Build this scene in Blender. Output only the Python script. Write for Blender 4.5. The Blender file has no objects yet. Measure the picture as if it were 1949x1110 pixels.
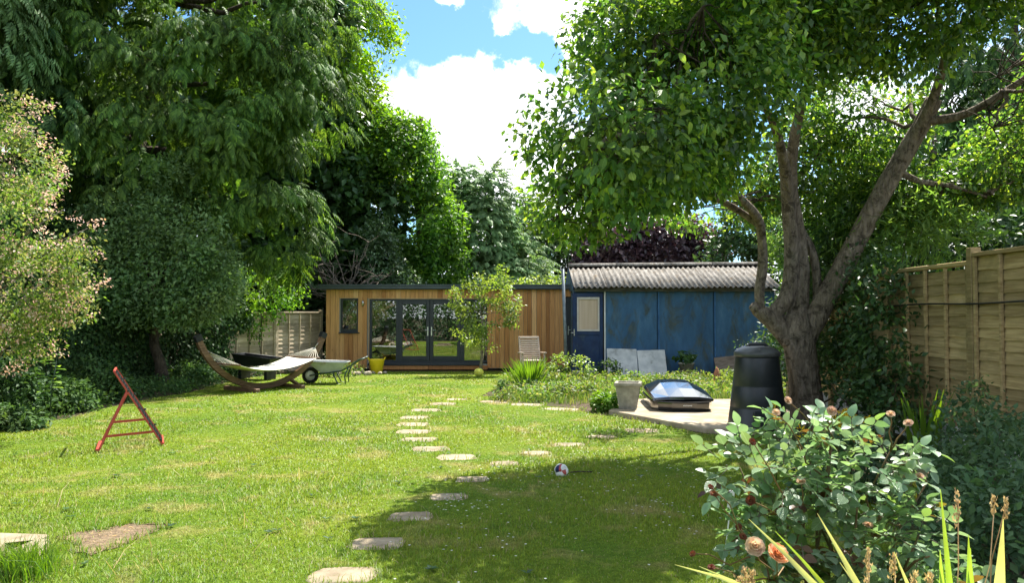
import bpy, math, random
import numpy as np
from mathutils import Vector, Matrix

random.seed(11)
S = bpy.context.scene
C = S.collection
PI = math.pi
R = math.radians

# ------------------------------------------------------------------ camera, sky, sun, exposure
cam_d = bpy.data.cameras.new('camera')
cam = bpy.data.objects.new('camera', cam_d); C.objects.link(cam)
cam.location = (0, 0, 1.6)
cam.rotation_euler = (R(90) + math.atan(45 / 1440), 0, 0)
cam_d.sensor_width = 36; cam_d.lens = 36 * 1440 / 1949
cam_d.clip_start = 0.05; cam_d.clip_end = 2000
S.camera = cam

SUN_AZ, SUN_EL = R(33), R(57)
sun_vec = Vector((math.sin(SUN_AZ) * math.cos(SUN_EL), math.cos(SUN_AZ) * math.cos(SUN_EL), math.sin(SUN_EL)))
sd = bpy.data.lights.new('sun', 'SUN'); sd.energy = 5.0; sd.angle = R(0.53); sd.color = (1.0, 0.95, 0.86)
so = bpy.data.objects.new('sun', sd); C.objects.link(so)
so.rotation_euler = sun_vec.to_track_quat('Z', 'Y').to_euler(); so.location = (10, 15, 30)

W = bpy.data.worlds.new('World'); S.world = W; W.use_nodes = True
wn, wl = W.node_tree.nodes, W.node_tree.links
wn.clear()
wo = wn.new('ShaderNodeOutputWorld'); wb = wn.new('ShaderNodeBackground'); wl.new(wb.outputs[0], wo.inputs[0])
wb.inputs[1].default_value = 0.1
sky = wn.new('ShaderNodeTexSky'); sky.sky_type = 'NISHITA'; sky.sun_disc = False
sky.sun_elevation = SUN_EL; sky.sun_rotation = SUN_AZ; sky.dust_density = 0.6; sky.air_density = 1.0; sky.ozone_density = 2.0
wtc = wn.new('ShaderNodeTexCoord')


def wmath(op, a, b=None, c=None):
    n = wn.new('ShaderNodeMath'); n.operation = op
    for i, v in enumerate((a, b, c)):
        if v is None: continue
        if isinstance(v, (int, float)): n.inputs[i].default_value = v
        else: wl.new(v, n.inputs[i])
    return n.outputs[0]


wnz = wn.new('ShaderNodeTexNoise'); wnz.inputs['Scale'].default_value = 5.5; wnz.inputs['Detail'].default_value = 11
wnz.inputs['Roughness'].default_value = 0.63; wnz.inputs['Distortion'].default_value = 0.25
wl.new(wtc.outputs['Generated'], wnz.inputs['Vector'])
dens = wmath('ADD', wnz.outputs['Fac'], 0.045)
# openings and heaps of the cumulus over the garden (directions in the sky)
wdn = wn.new('ShaderNodeTexNoise'); wdn.inputs['Scale'].default_value = 16.0; wdn.inputs['Detail'].default_value = 6; wdn.inputs['Roughness'].default_value = .6; wl.new(wtc.outputs['Generated'], wdn.inputs['Vector'])
wdv = wn.new('ShaderNodeVectorMath'); wdv.operation = 'MULTIPLY_ADD'; wl.new(wdn.outputs['Color'], wdv.inputs[0]); wdv.inputs[1].default_value = (.10, .10, .10); wl.new(wtc.outputs['Generated'], wdv.inputs[2])
wds = wn.new('ShaderNodeVectorMath'); wds.operation = 'SUBTRACT'; wl.new(wdv.outputs[0], wds.inputs[0]); wds.inputs[1].default_value = (.05, .05, .05)
for (dx, dy, dz, rad, amt) in ((-0.140, 0.92, 0.356, 0.060, -0.32), (-0.061, 0.92, 0.346, 0.032, -0.24), (0.004, 0.92, 0.330, 0.034, -0.27), (0.036, 0.92, 0.316, 0.026, -0.22), (-0.017, 0.92, 0.357, 0.015, 0.30),
                               (-0.05, 0.92, 0.235, 0.085, 0.26), (-0.075, 0.92, 0.384, 0.024, 0.26), (0.056, 0.92, 0.372, 0.040, 0.26), (0.0, 0.96, 0.18, 0.1, 0.22)):
    v = Vector((dx, dy, dz)).normalized()
    vm = wn.new('ShaderNodeVectorMath'); vm.operation = 'DISTANCE'; wl.new(wds.outputs[0], vm.inputs[0]); vm.inputs[1].default_value = v
    q = wmath('DIVIDE', vm.outputs['Value'], rad); q = wmath('MULTIPLY', q, q); q = wmath('MULTIPLY', q, -1.0); q = wmath('EXPONENT', q)
    dens = wmath('ADD', dens, wmath('MULTIPLY', q, amt))
wr = wn.new('ShaderNodeMapRange'); wr.interpolation_type = 'SMOOTHSTEP'
wl.new(dens, wr.inputs[0]); wr.inputs[1].default_value = 0.49; wr.inputs[2].default_value = 0.60
wr2 = wn.new('ShaderNodeMapRange'); wl.new(dens, wr2.inputs[0]); wr2.inputs[1].default_value = 0.5; wr2.inputs[2].default_value = 0.9
wcc = wn.new('ShaderNodeMix'); wcc.data_type = 'RGBA'; wl.new(wr2.outputs[0], wcc.inputs[0])
wcc.inputs[6].default_value = (7.0, 7.4, 7.8, 1); wcc.inputs[7].default_value = (8.8, 8.8, 8.6, 1)
wmx = wn.new('ShaderNodeMix'); wmx.data_type = 'RGBA'; wl.new(wr.outputs[0], wmx.inputs[0])
wsk = wn.new('ShaderNodeMix'); wsk.data_type = 'RGBA'; wsk.blend_type = 'MULTIPLY'; wsk.inputs[0].default_value = 1.0; wl.new(sky.outputs[0], wsk.inputs[6]); wsk.inputs[7].default_value = (.55, .78, .92, 1); wl.new(wsk.outputs[2], wmx.inputs[6]); wl.new(wcc.outputs[2], wmx.inputs[7]); wl.new(wmx.outputs[2], wb.inputs[0])

S.view_settings.view_transform = 'Standard'; S.view_settings.look = 'None'
S.view_settings.exposure = 1.38; S.view_settings.gamma = 1.0; S.view_settings.use_curve_mapping = False
S.cycles.max_bounces = 5; S.cycles.transparent_max_bounces = 8; S.cycles.diffuse_bounces = 2; S.cycles.transmission_bounces = 4
S.cycles.caustics_reflective = False; S.cycles.caustics_refractive = False


# ------------------------------------------------------------------ material helpers
class NT:
    def __init__(s, name):
        s.m = bpy.data.materials.new(name); s.m.use_nodes = True
        s.n, s.l = s.m.node_tree.nodes, s.m.node_tree.links
        s.n.clear(); s.out = s.n.new('ShaderNodeOutputMaterial')

    def node(s, t, **kw):
        n = s.n.new(t)
        for k, v in kw.items(): setattr(n, k, v)
        return n

    def set(s, n, key, v):
        if isinstance(v, bpy.types.NodeSocket): s.l.new(v, n.inputs[key])
        else:
            if isinstance(v, (tuple, list)) and len(v) == 3 and n.inputs[key].type == 'RGBA': v = (*v, 1)
            n.inputs[key].default_value = v

    def noise(s, vec, scale, detail=5, rough=.55, dist=0.0):
        n = s.node('ShaderNodeTexNoise')
        if vec is not None: s.l.new(vec, n.inputs['Vector'])
        n.inputs['Scale'].default_value = scale; n.inputs['Detail'].default_value = detail
        n.inputs['Roughness'].default_value = rough; n.inputs['Distortion'].default_value = dist
        return n.outputs['Fac']

    def ramp(s, fac, stops):
        n = s.node('ShaderNodeValToRGB'); e = n.color_ramp.elements
        while len(e) < len(stops): e.new(.5)
        for i, (p, c) in enumerate(stops):
            e[i].position = p; e[i].color = (*c, 1) if len(c) == 3 else c
        s.l.new(fac, n.inputs[0]); return n.outputs[0]

    def rng(s, v, a, b, c=0.0, d=1.0):
        n = s.node('ShaderNodeMapRange'); s.l.new(v, n.inputs[0])
        for i, x in enumerate((a, b, c, d)): n.inputs[i + 1].default_value = x
        return n.outputs[0]

    def mix(s, f, a, b, mode='MIX'):
        n = s.node('ShaderNodeMix'); n.data_type = 'RGBA'; n.blend_type = mode
        s.set(n, 0, f); s.set(n, 6, a); s.set(n, 7, b); return n.outputs[2]

    def math(s, op, a, b=None):
        n = s.node('ShaderNodeMath', operation=op); s.set(n, 0, a)
        if b is not None: s.set(n, 1, b)
        return n.outputs[0]

    def hsv(s, col, h=.5, sat=1.0, val=1.0):
        n = s.node('ShaderNodeHueSaturation'); s.set(n, 'Hue', h); s.set(n, 'Saturation', sat); s.set(n, 'Value', val); s.set(n, 'Color', col)
        return n.outputs[0]

    def bump(s, h, strength=.3, dist=.01):
        n = s.node('ShaderNodeBump'); n.inputs['Strength'].default_value = strength; n.inputs['Distance'].default_value = dist
        s.l.new(h, n.inputs['Height']); return n.outputs[0]

    def bsdf(s, col, rough=.6, spec=.4, metal=0.0, normal=None, coat=0.0):
        n = s.node('ShaderNodeBsdfPrincipled')
        s.set(n, 'Base Color', col); s.set(n, 'Roughness', rough); s.set(n, 'Specular IOR Level', spec); s.set(n, 'Metallic', metal)
        if coat: s.set(n, 'Coat Weight', coat); s.set(n, 'Coat Roughness', .06)
        if normal is not None: s.l.new(normal, n.inputs['Normal'])
        return n.outputs[0]

    def done(s, sh): s.l.new(sh, s.out.inputs[0]); return s.m

    def vec(s, coord='Object', stretch=(1, 1, 1), rnd=False):
        if coord == 'World': v = s.node('ShaderNodeNewGeometry').outputs['Position']
        else: v = s.node('ShaderNodeTexCoord').outputs[coord]
        mp = s.node('ShaderNodeMapping'); s.l.new(v, mp.inputs[0]); mp.inputs['Scale'].default_value = stretch
        if rnd:
            oi = s.node('ShaderNodeObjectInfo'); k = s.math('MULTIPLY', oi.outputs['Random'], 37.0)
            cx = s.node('ShaderNodeCombineXYZ'); s.l.new(k, cx.inputs[0]); s.l.new(k, cx.inputs[1]); s.l.new(k, cx.inputs[2])
            s.l.new(cx.outputs[0], mp.inputs['Location'])
        return mp.outputs[0]


def pmat(name, c1, c2, scale=6, detail=6, rough=.7, spec=.3, bump=.25, bdist=.01, bscale=None, stretch=(1, 1, 1), coord='Object', rnd=0.0, lo=.35, hi=.65, metal=0.0, coat=0.0, c3=None, scale3=2.0, lo3=.55, hi3=.7):
    t = NT(name); v = t.vec(coord, stretch, rnd > 0)
    nz = t.noise(v, scale, detail)
    col = t.ramp(nz, [(lo, c1), (hi, c2)])
    if c3 is not None: col = t.mix(t.rng(t.noise(v, scale3, 6, .6), lo3, hi3), col, c3)
    if rnd > 0:
        oi = t.node('ShaderNodeObjectInfo'); col = t.hsv(col, val=t.rng(oi.outputs['Random'], 0, 1, 1 - rnd, 1 + rnd))
    nrm = t.bump(t.noise(v, bscale or scale * 3, 6), bump, bdist) if bump else None
    return t.done(t.bsdf(col, rough, spec, metal, nrm, coat))


def lmat(name, cols, trans=.35, rough=.5, spec=.3, clump=1.2, tcol=None, bright=1.0, sat=1.0, near=False):
    """leaf: colour differs leaf by leaf and clump by clump; lets light through"""
    t = NT(name); g = t.node('ShaderNodeNewGeometry')
    k = len(cols)
    rnd = t.node('ShaderNodeObjectInfo').outputs['Random'] if near else g.outputs['Random Per Island']
    c = t.ramp(rnd, [(i / (k - 1), x) for i, x in enumerate(cols)])
    nz = t.noise(g.outputs['Position'], clump, 3)
    c = t.hsv(c, h=t.rng(nz, .3, .7, .485, .512), sat=sat, val=t.rng(nz, .3, .7, .95 * bright, 1.7 * bright))
    nrm = None
    if near:      # veins and midrib in the leaf's own coordinates
        sp = t.node('ShaderNodeSeparateXYZ'); t.l.new(t.node('ShaderNodeTexCoord').outputs['Object'], sp.inputs[0]); ax = t.math('ABSOLUTE', sp.outputs[0])
        vein = t.math('SINE', t.math('MULTIPLY', t.math('SUBTRACT', sp.outputs[1], t.math('MULTIPLY', ax, .9)), 52.0))
        c = t.mix(t.rng(ax, .012, .028, .55, 0), c, t.hsv(c, sat=.8, val=1.7)); c = t.mix(t.rng(vein, .8, 1.0, 0, .3), c, t.hsv(c, sat=.9, val=1.4))
        bl = t.noise(t.node('ShaderNodeTexCoord').outputs['Object'], 9, 4, .6); c = t.mix(t.rng(bl, .62, .72, 0, .5), c, t.hsv(c, h=.46, val=.7))
        nrm = t.bump(t.math('ADD', t.math('MULTIPLY', vein, -.5), t.math('MULTIPLY', bl, 1.5)), .5, .03)
    pb = t.bsdf(c, rough, spec, 0, nrm)
    tr = t.node('ShaderNodeBsdfTranslucent')
    t.set(tr, 'Color', t.mix(1.0, t.hsv(c, h=.485, sat=1.1, val=2.0), tcol or (1, 1, .7), 'MULTIPLY'))
    mx = t.node('ShaderNodeMixShader'); mx.inputs[0].default_value = trans
    t.l.new(pb, mx.inputs[1]); t.l.new(tr.outputs[0], mx.inputs[2])
    return t.done(mx.outputs[0])


# ------------------------------------------------------------------ mesh helpers
def link(o, parent=None):
    C.objects.link(o)
    if parent is not None: o.parent = parent
    return o


def wloc(o):
    p = Vector((0, 0, 0))
    while o is not None: p += o.location; o = o.parent
    return p


def np_mesh(name, V, F, mats, parent=None, loc=(0, 0, 0), smooth=False, mi=None):
    """V in world coordinates"""
    V = np.asarray(V, np.float32); F = np.asarray(F, np.int32)
    if parent is not None: org, loc = tuple(wloc(parent)), (0, 0, 0)
    else: org = loc
    me = bpy.data.meshes.new(name); k = F.shape[1]
    me.vertices.add(len(V)); me.vertices.foreach_set('co', (V - np.asarray(org, np.float32)).ravel())
    me.loops.add(F.size); me.loops.foreach_set('vertex_index', F.ravel())
    me.polygons.add(len(F)); me.polygons.foreach_set('loop_start', np.arange(0, F.size, k, dtype=np.int32))
    try: me.polygons.foreach_set('loop_total', np.full(len(F), k, np.int32))
    except Exception: pass
    if smooth: me.polygons.foreach_set('use_smooth', np.ones(len(F), bool))
    for m in (mats if isinstance(mats, (list, tuple)) else [mats]): me.materials.append(m)
    if mi is not None: me.polygons.foreach_set('material_index', np.asarray(mi, np.int32))
    me.update(calc_edges=True)
    o = bpy.data.objects.new(name, me); o.location = loc
    return link(o, parent)


class MB:
    """collects shapes; build() links them as ONE mesh object"""
    def __init__(s): s.v = []; s.f = []; s.sm = []

    def add(s, V, F, smooth=False):
        b = len(s.v); s.v += [tuple(v) for v in V]; s.f += [tuple(b + i for i in f) for f in F]; s.sm += [smooth] * len(F); return s

    def box(s, x0, x1, y0, y1, z0, z1, M=None):
        V = [Vector(p) for p in ((x0, y0, z0), (x1, y0, z0), (x1, y1, z0), (x0, y1, z0), (x0, y0, z1), (x1, y0, z1), (x1, y1, z1), (x0, y1, z1))]
        if M is not None: V = [M @ v for v in V]
        return s.add(V, [(0, 3, 2, 1), (4, 5, 6, 7), (0, 1, 5, 4), (1, 2, 6, 5), (2, 3, 7, 6), (3, 0, 4, 7)])

    def bbox(s, x0, x1, y0, y1, z0, z1, b=.01, M=None):
        """box with chamfered edges"""
        V = []; F = []
        xs, ys, zs = (x0, x1), (y0, y1), (z0, z1); idx = {}
        for i in (0, 1):
            for j in (0, 1):
                for k in (0, 1):
                    si, sj, sk = 1 - 2 * i, 1 - 2 * j, 1 - 2 * k
                    for a in range(3):
                        p = [xs[i] + si * b, ys[j] + sj * b, zs[k] + sk * b]; p[a] = (xs[i], ys[j], zs[k])[a]
                        idx[(i, j, k, a)] = len(V); V.append(Vector(p))
        q = lambda *t: F.append(tuple(idx[x] for x in t))
        for i in (0, 1):
            q((i, 0, 0, 0), (i, 1, 0, 0), (i, 1, 1, 0), (i, 0, 1, 0)); q((0, i, 0, 1), (1, i, 0, 1), (1, i, 1, 1), (0, i, 1, 1)); q((0, 0, i, 2), (1, 0, i, 2), (1, 1, i, 2), (0, 1, i, 2))
        for a, b_ in ((0, 1), (0, 2), (1, 2)):
            c = 3 - a - b_
            for u in (0, 1):
                for w in (0, 1):
                    def kk(cv, ax):
                        t = [0, 0, 0]; t[a] = u; t[b_] = w; t[c] = cv; return (*t, ax)
                    q(kk(0, a), kk(1, a), kk(1, b_), kk(0, b_))
        for i in (0, 1):
            for j in (0, 1):
                for k in (0, 1): q((i, j, k, 0), (i, j, k, 1), (i, j, k, 2))
        cen = Vector(((x0 + x1) / 2, (y0 + y1) / 2, (z0 + z1) / 2))
        F2 = []
        for f in F:
            n = (V[f[1]] - V[f[0]]).cross(V[f[2]] - V[f[0]]); m = sum((V[i] for i in f), Vector()) / len(f)
            F2.append(f if n.dot(m - cen) > 0 else f[::-1])
        if M is not None: V = [M @ v for v in V]
        return s.add(V, F2)

    def tube(s, pts, rad, n=8, cap=True, rect=None):
        pts = [Vector(p) for p in pts]
        if not isinstance(rad, (list, tuple)): rad = [rad] * len(pts)
        V = []; F = []; up = Vector((0, 0, 1)); ref = None
        for i, p in enumerate(pts):
            d = (pts[min(i + 1, len(pts) - 1)] - pts[max(i - 1, 0)]).normalized()
            if ref is None: ref = d.cross(up) if abs(d.z) < .95 else d.cross(Vector((0, 1, 0)))
            ref = (ref - d * ref.dot(d)).normalized(); b = d.cross(ref)
            if rect:
                for (a, c) in ((-1, -1), (1, -1), (1, 1), (-1, 1)): V.append(p + ref * a * rect[0] * rad[i] + b * c * rect[1] * rad[i])
            else:
                for k in range(n):
                    t = 2 * PI * k / n; V.append(p + (ref * math.cos(t) + b * math.sin(t)) * rad[i])
        m = 4 if rect else n
        for i in range(len(pts) - 1):
            for k in range(m): F.append((i * m + k, i * m + (k + 1) % m, (i + 1) * m + (k + 1) % m, (i + 1) * m + k))
        if cap: F.append(tuple(range(m))[::-1]); F.append(tuple((len(pts) - 1) * m + k for k in range(m)))
        return s.add(V, F, not rect)

    def lathe(s, prof, n=24, M=None, cap=True):
        V = []; F = []
        for r, z in prof:
            for k in range(n): t = 2 * PI * k / n; V.append(Vector((r * math.cos(t), r * math.sin(t), z)))
        for i in range(len(prof) - 1):
            for k in range(n): F.append((i * n + k, i * n + (k + 1) % n, (i + 1) * n + (k + 1) % n, (i + 1) * n + k))
        if cap: F.append(tuple(range(n))[::-1]); F.append(tuple((len(prof) - 1) * n + k for k in range(n)))
        if M is not None: V = [M @ v for v in V]
        return s.add(V, F, True)

    def prism(s, pts, z0, z1):
        n = len(pts); V = [(x, y, z0) for x, y in pts] + [(x, y, z1) for x, y in pts]
        F = [tuple(range(n))[::-1], tuple(range(n, 2 * n))] + [(i, (i + 1) % n, n + (i + 1) % n, n + i) for i in range(n)]
        return s.add(V, F)

    def mesh(s, name, mat):
        me = bpy.data.meshes.new(name); me.from_pydata(s.v, [], s.f); me.polygons.foreach_set('use_smooth', s.sm)
        for m in (mat if isinstance(mat, (list, tuple)) else [mat]): me.materials.append(m)
        me.update(); return me

    def wbuild(s, name, mat, parent=None, origin=(0, 0, 0)):
        """shapes given in world coordinates"""
        org = wloc(parent) if parent is not None else Vector(origin)
        s.v = [tuple(Vector(v) - org) for v in s.v]
        return s.build(name, mat, parent, None if parent is not None else origin)

    def build(s, name, mat, parent=None, loc=None, rot=None):
        o = bpy.data.objects.new(name, s.mesh(name, mat))
        if loc is not None: o.location = loc
        if rot is not None: o.rotation_euler = rot
        return link(o, parent)


def tag(o, label=None, cat=None, group=None, kind=None):
    for k, v in (('label', label), ('category', cat), ('group', group), ('kind', kind)):
        if v: o[k] = v
    return o


def thing(name, label, cat, loc=(0, 0, 0), rz=0.0, group=None):
    o = bpy.data.objects.new(name, None); o.empty_display_size = .1; link(o); o.location = loc; o.rotation_euler = (0, 0, rz)
    return tag(o, label, cat, group)


def inst(name, me, parent, loc=(0, 0, 0), rot=(0, 0, 0), sc=(1, 1, 1)):
    o = bpy.data.objects.new(name, me); o.location = loc; o.rotation_euler = rot; o.scale = sc
    return link(o, parent)


def in_poly(P, poly):
    x, y = P[:, 0], P[:, 1]; ins = np.zeros(len(P), bool); n = len(poly)
    for i in range(n):
        x0, y0 = poly[i]; x1, y1 = poly[(i + 1) % n]
        c = ((y0 > y) != (y1 > y)) & (x < (x1 - x0) * (y - y0) / (y1 - y0 + 1e-12) + x0); ins ^= c
    return ins


def unit(a): return a / np.maximum(np.linalg.norm(a, axis=1, keepdims=True), 1e-9)


def frames(d, n):
    d = unit(d); x = unit(np.cross(d, n)); n2 = np.cross(x, d)
    return np.stack([x, d, n2], axis=2)


def scatter(T, F, P, Rm, sc):
    sc = np.asarray(sc); sc = sc[:, None, None] if sc.ndim == 1 else sc[:, None, :]
    V = np.einsum('nij,nvj->nvi', Rm, T[None] * sc) + P[:, None, :]
    nv = len(T); FF = F[None] + (np.arange(len(P)) * nv)[:, None, None]
    return V.reshape(-1, 3), FF.reshape(-1, F.shape[1])


def vnoise(P, freq, seed):
    r = np.random.default_rng(seed); o = np.zeros(len(P))
    for _ in range(6):
        k = r.normal(size=3) * freq; o += np.sin(P @ k + r.uniform(0, 6.28))
    return o / 2.5


# leaf shapes: along +Y, face up +Z, length 1
LEAF4 = (np.array([(0, 0, 0), (-.30, .42, .06), (.30, .42, .06), (0, 1, -.10), (0, .45, -.03)]), np.array([(0, 4, 1), (0, 2, 4), (1, 4, 3), (4, 2, 3)]))
LEAF2 = (np.array([(0, 0, 0), (-.28, .45, .08), (0, 1, -.08), (.28, .45, .08)]), np.array([(0, 3, 2), (0, 2, 1)]))
LEAF8 = (np.array([(0, 0, 0), (-.25, .25, .07), (0, .27, 0), (.25, .25, .07), (-.29, .60, .04), (0, .62, -.04), (.29, .60, .04), (0, 1, -.17)]),
         np.array([(0, 2, 1), (0, 3, 2), (1, 2, 5), (1, 5, 4), (2, 3, 6), (2, 6, 5), (4, 5, 7), (5, 6, 7)]))
def leaf_shape(w, fold=.10, curl=.22, rows=(.10, .28, .50, .72, .89)):
    V = [(0, 0, 0)]; F = []
    for t in rows:
        x = w * math.sin(PI * t ** .85) ** .8; z = -curl * t * t; V += [(-x, t, z + fold * x * 2 + .012 * math.sin(t * 17)), (0, t, z), (x, t, z + fold * x * 2 - .012 * math.sin(t * 15))]
    V.append((0, 1, -curl * 1.08)); n = len(rows)
    F += [(0, 2, 1), (0, 3, 2)]
    for i in range(n - 1):
        a = 1 + 3 * i; F += [(a, a + 1, a + 4), (a, a + 4, a + 3), (a + 1, a + 2, a + 5), (a + 1, a + 5, a + 4)]
    a = 1 + 3 * (n - 1); F += [(a, a + 1, a + 3), (a + 1, a + 2, a + 3)]
    return np.array(V), np.array(F)


LEAF_A = leaf_shape(.31); LEAF_R = leaf_shape(.36, .14, .16)
NARROW = (np.array([(0, 0, 0), (-.11, .4, .03), (0, 1, -.15), (.11, .4, .03)]), np.array([(0, 3, 2), (0, 2, 1)]))


def make_frond(pairs=6, w=.10, droop=.55):
    V = []; F = []
    def strip(p0, d, L, wid):
        p0 = np.array(p0); d = np.array(d) / np.linalg.norm(d); sx = np.cross(d, (0, 0, 1)); sx /= np.linalg.norm(sx) + 1e-9
        b = len(V); V.extend([p0 - sx * wid * .3, p0 + sx * wid * .3, p0 + d * L * .55 + sx * wid * .5 - np.array((0, 0, .03 * L)), p0 + d * L * .55 - sx * wid * .5 - np.array((0, 0, .03 * L)), p0 + d * L - np.array((0, 0, .18 * L))])
        F.extend([(b, b + 1, b + 2), (b, b + 2, b + 3), (b + 3, b + 2, b + 4)])
    for i in range(pairs):
        t = (i + .4) / pairs; y = t * .85; z = -droop * t * t
        for sgn in (-1, 1):
            strip((0, y, z), (sgn * (.75 - .35 * t), .65, -.45 - droop * t), .42 * (1 - .55 * t) , w)
    strip((0, .1, 0), (0, 1, -.2), .5, w); strip((0, .55, -droop * .36), (0, .8, -.75), .45, w)
    return np.array(V), np.array(F)


FROND = make_frond(5, .10, .38)
FROND_S = make_frond(4, .15, .3)


def lobe_points(lobes, n, rs, shell=.22, inner=.5, keep_back=.5, camera=(0, 0, 1.6)):
    L = np.array(lobes, float); w = L[:, 3] * L[:, 4] + L[:, 4] * L[:, 5] + L[:, 3] * L[:, 5]
    idx = rs.choice(len(L), n, p=w / w.sum()); d = unit(rs.normal(size=(n, 3)))
    r = np.clip(1 - np.abs(rs.normal(0, shell, n)), .1, 1)
    P = L[idx, :3] + d * r[:, None] * L[idx, 3:]
    out = unit(d / L[idx, 3:])
    dep = np.full(n, 9.0)
    for l in L: dep = np.minimum(dep, np.linalg.norm((P - l[:3]) / l[3:], axis=1))
    k = dep > inner
    view = unit(P - np.array(camera)); back = (out * view).sum(1) > .25
    k &= ~(back & (rs.random(n) > keep_back))
    return P[k], out[k]


def leaf_field(lobes, nclus, per, csize, leaf, shape, rs, droop=.3, shell=.22, inner=.5, cull=.0, freq=1.0, keep_back=.5, flat=.7, jit=.9):
    P, out = lobe_points(lobes, nclus, rs, shell, inner, keep_back)
    k = vnoise(P, freq, int(rs.integers(1e6))) > cull - .8
    P, out = P[k], out[k]
    n = len(P); off = np.clip(rs.normal(size=(n, per, 3)), -1.6, 1.6) * csize * np.array((1, 1, flat))
    Q = (P[:, None] + off).reshape(-1, 3); o2 = np.repeat(out, per, 0)
    d = o2 * .6 + rs.normal(size=Q.shape) * jit + np.array((0, 0, -droop)); nn = np.array((0, 0, 1.0)) + o2 * .5 + rs.normal(size=Q.shape) * .55
    s = leaf * rs.uniform(.5, 1.3, len(Q))
    return Q, frames(d, nn), s


def foliage(name, lobes, nclus, per, csize, leaf, shape, mat, parent, seed, kind='stuff', loc=(0, 0, 0), **kw):
    rs = np.random.default_rng(seed)
    Q, Rm, s = leaf_field(lobes, nclus, per, csize, leaf, shape, rs, **kw)
    V, F = scatter(shape[0], shape[1], Q, Rm, s)
    o = np_mesh(name, V, F, mat, parent, loc)
    if kind: o['kind'] = kind
    return o


def wobble(p0, p1, n, amp, rs, sag=0.0):
    p0, p1 = np.array(p0, float), np.array(p1, float); t = np.linspace(0, 1, n)
    L = np.linalg.norm(p1 - p0); P = p0 + (p1 - p0) * t[:, None]
    for a in range(3): P[1:-1, a] += rs.normal(0, amp * L, n - 2)
    P[:, 2] += sag * L * np.sin(t * PI)
    return [tuple(p) for p in P]


# ------------------------------------------------------------------ materials
def soil_mat():
    t = NT('soil'); v = t.vec('World')
    c = t.ramp(t.noise(v, 7, 8, .65), [(.3, (.035, .026, .016)), (.5, (.085, .062, .038)), (.72, (.17, .135, .085))])
    g = t.ramp(t.noise(v, 30, 5), [(.3, (.03, .045, .012)), (.7, (.07, .085, .03))])
    c = t.mix(t.rng(t.noise(v, 1.1, 5), .45, .6), c, g)
    return t.done(t.bsdf(c, .95, .15, 0, t.bump(t.noise(v, 40, 8, .7), .9, .03)))


def grass_colour(t, island=False):
    v = t.node('ShaderNodeNewGeometry'); p = v.outputs['Position']
    big = t.noise(p, .55, 4, .6); mid = t.noise(p, 2.3, 5, .6, .4); fine = t.noise(p, 19, 4, .6)
    green = t.ramp(fine, [(.3, (.15, .22, .016)), (.7, (.25, .335, .030))])
    lush = t.ramp(fine, [(.3, (.10, .185, .014)), (.7, (.17, .28, .026))])
    dry = t.ramp(fine, [(.3, (.28, .26, .07)), (.7, (.46, .39, .15))])
    c = t.mix(t.rng(big, .42, .62), green, lush)
    k = t.math('ADD', mid, t.math('MULTIPLY', t.math('SUBTRACT', t.noise(p, .9, 2), .5), .6))
    c = t.mix(t.rng(k, .53, .72, 0, .8), c, dry)
    c = t.mix(t.rng(t.noise(p, 5.5, 4, .6), .60, .70, 0, .6), c, t.hsv(c, h=.53, val=.62))
    if island:
        r = v.outputs['Random Per Island']
        c = t.hsv(c, h=t.rng(r, 0, 1, .47, .52), val=t.rng(t.math('FRACT', t.math('MULTIPLY', r, 7.31)), 0, 1, .76, 1.26))
        c = t.mix(t.rng(t.math('FRACT', t.math('MULTIPLY', r, 13.7)), .94, .96), c, (.34, .29, .13))
    return c, p


def lawn_mat():
    t = NT('lawn_turf'); c, p = grass_colour(t)
    sp = t.noise(p, 55, 6, .7)
    c = t.mix(1.0, c, t.ramp(sp, [(.3, (.55, .55, .5)), (.7, (1, 1, 1))]), 'MULTIPLY')
    return t.done(t.bsdf(c, .9, .1, 0, t.bump(t.noise(p, 70, 6, .7), 1.0, .03)))


def blade_mat():
    t = NT('grass_blades'); c, p = grass_colour(t, True)
    ge = t.node('ShaderNodeNewGeometry'); va = t.node('ShaderNodeVectorMath', operation='MULTIPLY_ADD'); t.l.new(ge.outputs['Normal'], va.inputs[0]); va.inputs[1].default_value = (.6, .6, .6); va.inputs[2].default_value = (0, 0, .8)
    vn = t.node('ShaderNodeVectorMath', operation='NORMALIZE'); t.l.new(va.outputs[0], vn.inputs[0])
    pb = t.bsdf(c, .5, .25, 0, vn.outputs[0]); tr = t.node('ShaderNodeBsdfTranslucent'); t.set(tr, 'Color', t.hsv(c, sat=1.05, val=1.6))
    mx = t.node('ShaderNodeMixShader'); mx.inputs[0].default_value = .35; t.l.new(pb, mx.inputs[1]); t.l.new(tr.outputs[0], mx.inputs[2])
    return t.done(mx.outputs[0])


def cedar_mat():
    t = NT('cedar_cladding'); v = t.vec('World', (14, 14, .7), True); oi = t.node('ShaderNodeObjectInfo'); r = oi.outputs['Random']
    base = t.ramp(r, [(0, (.40, .18, .065)), (.3, (.56, .28, .11)), (.6, (.68, .38, .165)), (.85, (.60, .31, .125)), (1, (.78, .48, .24))])
    gr = t.noise(v, 2.2, 7, .6, .6)
    c = t.mix(1.0, base, t.ramp(gr, [(.3, (.72, .68, .64)), (.6, (1.08, 1.06, 1.04))]), 'MULTIPLY')
    v2 = t.vec('World', (3, 3, 1.1), True)
    c = t.mix(t.rng(t.noise(v2, 2.6, 2), .70, .76), c, (.24, .085, .03))
    return t.done(t.bsdf(c, .62, .25, 0, t.bump(gr, .3, .004)))


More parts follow.
